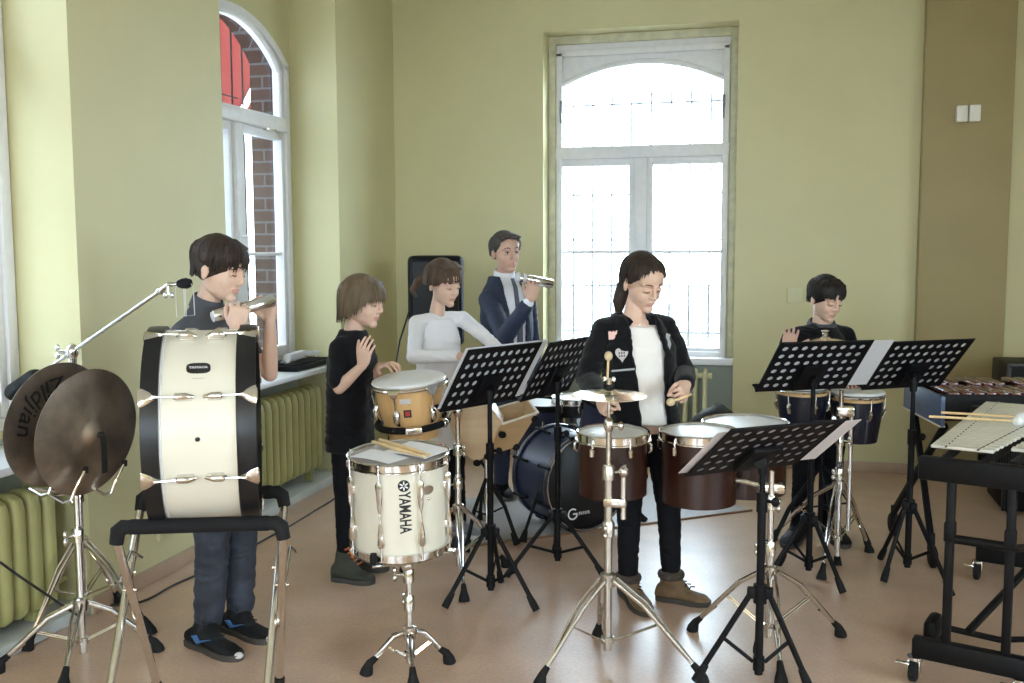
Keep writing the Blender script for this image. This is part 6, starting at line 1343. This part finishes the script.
organic(hm, 'hair', 'hair_grey', mn, .0036, 1); hair_strands(mn, MH, [(0, .074), (25, .072), (45, .058), (65, .033), (80, .010), (100, .012), (130, -.018), (180, -.042)], 'hair_grey', 150, off=.0095, r=.0032, seed=35, crown=(0, -.02), wav=.006, taper=.3, jit=.006); brows_eyes(mn, MH, 'hair_dark', False, thick=.0028)
shm = shirt(mn, J, 'white_shirt', 'c_white', [(-.05, .125, .092, 0), (.25, .122, .092, 0), (.5, .132, .098, .004), (.75, .142, .096, .006), (.90, .115, .075, .004), (.97, .078, .062, .0), (1.0, .064, .058, 0)], {'R': 1.93, 'L': 1.93}, k=.92, fold=.002, sh_r=.050, seed=13)
m = MB(); nk = V(J['neck']); up = (MH @ V((0, -.01, -.03)) - nk).normalized(); m.lathe([(.066, -.028), (.063, .020), (.059, .026), (.057, .018), (.060, -.028)], 28, frame(nk + up * .012, up, CR), True); m.build('collar', 'c_white', shm)
jk = MB(); P, C = V(J['pelvis']), V(J['chest']); lp, lc = V(J['hipL']) - V(J['hipR']), V(J['shL']) - V(J['shR'])
tr = torso_rings(P, C, nk, lp, lc, [(-.30, .160, .120, 0), (-.1, .152, .116, 0), (.15, .142, .110, 0), (.4, .146, .110, .0), (.62, .158, .112, .004), (.78, .162, .108, .006), (.88, .138, .088, .004), (.95, .104, .074, .004), (1.0, .082, .068, 0)])
out = []
for r, a in zip(tr, [.34, .26, .20, .26, .36, .46, .55, .75, 1.05]):
    out.append(ring_pts(r, 30, .012, a, 2 * PI - a) + ring_pts(r, 30, -.006, a, 2 * PI - a)[::-1])
jk.loft(out)
for s_ in 'RL':
    sh, el, wr = V(J['sh' + s_]), V(J['el' + s_]), V(J['wr' + s_]); chain(jk, [C.lerp(nk, .80) + (sh - nk) * .3, sh], [.045, .054]); chain(jk, [sh, sh.lerp(el, .3), el, el.lerp(wr, .80)], [.062, .058, .052, .043])
jo = organic(jk, 'jacket', 'c_suit', mn, .0055, 5, fold=.004, ffreq=7, seed=17)
fdir = (lc.normalized()).cross(V((0, 0, 1))); fdir = fdir if fdir.dot(toward(C)) > 0 else -fdir
m = MB(); tp = [nk + fdir * .070 + V((0, 0, -.012)), nk + fdir * .098 + V((0, 0, -.07)), C + fdir * .112 + V((0, 0, .06)), C + fdir * .112 + V((0, 0, -.12))]; ln = lc.normalized()
m.loft([[p - ln * w, p + ln * w, p + ln * w + fdir * .010, p - ln * w + fdir * .010] for p, w in zip(tp, (.012, .013, .018, .022))]); m.build('tie', 'tie', shm)
trousers(mn, J, 'c_suit', 1.0)
for hh, tt, an in (((-1.677, 6.118, 0.0), (-1.542, 5.784, 0.0), J['anR']), ((-1.546, 6.206, 0.0), (-1.411, 5.892, 0.0), J['anL'])): shoe(mn, hh, tt, 0, an, .046, .080, 'boot_sole', 'shoe_black', -.01, 'shoe', .02, .0035)
sk = shaker('silver tube shaker in the raised hand of the man in the suit', SA, SB, .0275)
for q in (.0, .036):
    m = MB(); m.lathe([(0, q - .006), (.020, q - .004), (.030, q + .006), (.031, q + .016), (.024, q + .024), (0, q + .026)], 28, frame(SA, SB - SA)); m.build('white_end_ring', 'paper', sk)

# --- boy at the dark blue drums
J = dict(head=head_matrix((0.272, 5.462, 1.269), 38, 17, 2, 1.0), neck=(0.256, 5.499, 1.161), chest=(0.248, 5.489, 0.87), pelvis=(0.249, 5.494, 0.601),
    shR=(0.104, 5.378, 1.074), shL=(0.387, 5.617, 1.069), elR=(0.031, 5.313, 0.917), elL=(0.452, 5.591, 0.836), wrR=(0.082, 5.182, 1.04), wrL=(0.378, 5.397, 0.859),
    hipR=(0.198, 5.447, 0.57), hipL=(0.314, 5.548, 0.557), knR=(0.177, 5.395, 0.312), knL=(0.324, 5.504, 0.295), anR=(0.162, 5.408, 0.059), anL=(0.326, 5.522, 0.039), toeR=(0.094, 5.193, 0.02), toeL=(0.386, 5.265, 0.02))
J['handR'] = dict(dir=(V((0.098, 5.144, 1.139)) - V(J['wrR'])), back=-toward(V(J['wrR'])) + CR * .1, curl=(14, 20, 14), thumb=(.75, .6, -.1), tcurl=5, spread=4, s=.93); J['handL'] = dict(dir=V((.05, -.35, -.04)), back=V((0, -.2, 1)), curl=(20, 25, 15), s=.92)
b3 = build_person('boy with black hair in black shirt playing the dark blue drums by the back wall', J, 'skin_a', kid=.98)
MH = J['head']; hm = MB(); hair_locks(hm, MH, [(0, .034), (35, .032), (58, .028), (70, .004), (80, -.012), (92, .012), (108, .006), (130, -.025), (180, -.042)], 84, .012, .0110, 41, wav=.010, taper=.25)
bangs(hm, MH, .030, 24, .060, .012, 8)
organic(hm, 'hair', 'hair_black', b3, .0036, 1); hair_strands(b3, MH, [(0, .030), (35, .028), (58, .024), (70, .0), (80, -.014), (92, .010), (108, .004), (130, -.028), (180, -.044)], 'hair_black', 160, off=.0155, r=.004, seed=45, wav=.014, taper=.1, jit=.012); brows_eyes(b3, MH, 'hair_black', True)
s3 = shirt(b3, J, 'shirt', 'c_black', TEE[:-2] + [(.90, .090, .070, .0), (.94, .074, .062, 0)], 1.85, k=1.0, seed=19)
m = MB(); nk = V(J['neck']); up = (MH @ V((0, -.01, -.03)) - nk).normalized(); m.lathe([(.078, -.045), (.070, -.018), (.064, -.012), (.062, -.018), (.070, -.045)], 28, frame(nk + up * .01, up, CR), True); m.build('collar', 'c_dark', s3)
trousers(b3, J, 'c_trous', .98)
for hh, tt, an in (((0.189, 5.567, 0.0), (0.095, 5.207, 0.0), J['anR']), ((0.321, 5.6, 0.0), (0.388, 5.28, 0.0), J['anL'])): shoe(b3, hh, tt, 0, an, .047, .085, 'boot_sole', 'shoe_black', .0, 'boot', .022)

# ------------------------------------------------------------------ daylight, added fill lamps, camera
W = bpy.data.worlds.new('overcast_sky'); S.world = W; W.use_nodes = True
bg = W.node_tree.nodes['Background']; bg.inputs[0].default_value = (.70, .85, 1.0, 1); bg.inputs[1].default_value = 8.0
def portal(name, c, sx, sy, rot):
    l = bpy.data.lights.new(name, 'AREA'); l.shape = 'RECTANGLE'; l.size = sx; l.size_y = sy; l.cycles.is_portal = True
    o = bpy.data.objects.new(name, l); COL.objects.link(o); o.location = c; o.rotation_euler = rot
for a, b in ((4.73, 6.06), (2.20, 3.54), (-.54, .79)): portal('window_daylight', (-3.14, (a + b) / 2, 1.87), 2.3, 1.3, (0, -PI / 2, 0))
portal('window_daylight', (-.94, YB + .27, 1.87), 1.34, 2.3, (-PI / 2, 0, 0))
for a, b in FW: portal('window_daylight', ((a + b) / 2, -3.17, 1.85), 1.6, 2.1, (PI / 2, 0, 0))
for x in (-1.3, 1.6):  # warm fill lamps with housings, added out of view behind the camera
    for y in (-2.1,):
        l = bpy.data.lights.new('warm_fill_lamp', 'AREA'); l.shape = 'RECTANGLE'; l.size = 1.25; l.size_y = .32; l.energy = 24; l.color = (1, .80, .56)
        o = bpy.data.objects.new('warm_fill_lamp', l); COL.objects.link(o); o.location = (x, y, ZC - .09); o.rotation_euler = (0, 0, 0)
        m = MB(); m.span((x - .66, y - .19, ZC - .075), (x + .66, y + .19, ZC - .002), bev=.01); tag(m.build('added_light_box', 'plastic'), 'added long ceiling light, out of view, over the %s of the room' % ('near left' if x < 0 else 'near right'), 'ceiling light', 'added ceiling fill lights')
for a, b in RW: portal('window_daylight', (4.64, (a + b) / 2, 1.85), 2.1, 1.6, (0, PI / 2, 0))
cam = bpy.data.cameras.new('camera'); co = bpy.data.objects.new('camera', cam); COL.objects.link(co); S.camera = co
cam.sensor_fit = 'HORIZONTAL'; cam.sensor_width = 36; cam.lens = 1000 / 1024 * 36; cam.clip_start = .05
yw, pt, rl = math.radians(14.6), math.radians(5.4), math.radians(-.2)
fw = V((-math.sin(yw) * math.cos(pt), math.cos(yw) * math.cos(pt), -math.sin(pt))); r0 = V((math.cos(yw), math.sin(yw), 0)); u0 = r0.cross(fw)
r = r0 * math.cos(rl) + u0 * math.sin(rl); u = u0 * math.cos(rl) - r0 * math.sin(rl)
co.matrix_world = Matrix(((r.x, u.x, -fw.x, 0), (r.y, u.y, -fw.y, 0), (r.z, u.z, -fw.z, 1.55), (0, 0, 0, 1)))
S.view_settings.view_transform = 'Standard'; S.view_settings.look = 'None'; S.view_settings.gamma = 1; S.view_settings.use_curve_mapping = False
S.view_settings.exposure = 1.40
S.cycles.max_bounces = 10; S.cycles.diffuse_bounces = 6; S.cycles.glossy_bounces = 4; S.cycles.transparent_max_bounces = 12; S.cycles.sample_clamp_indirect = 6
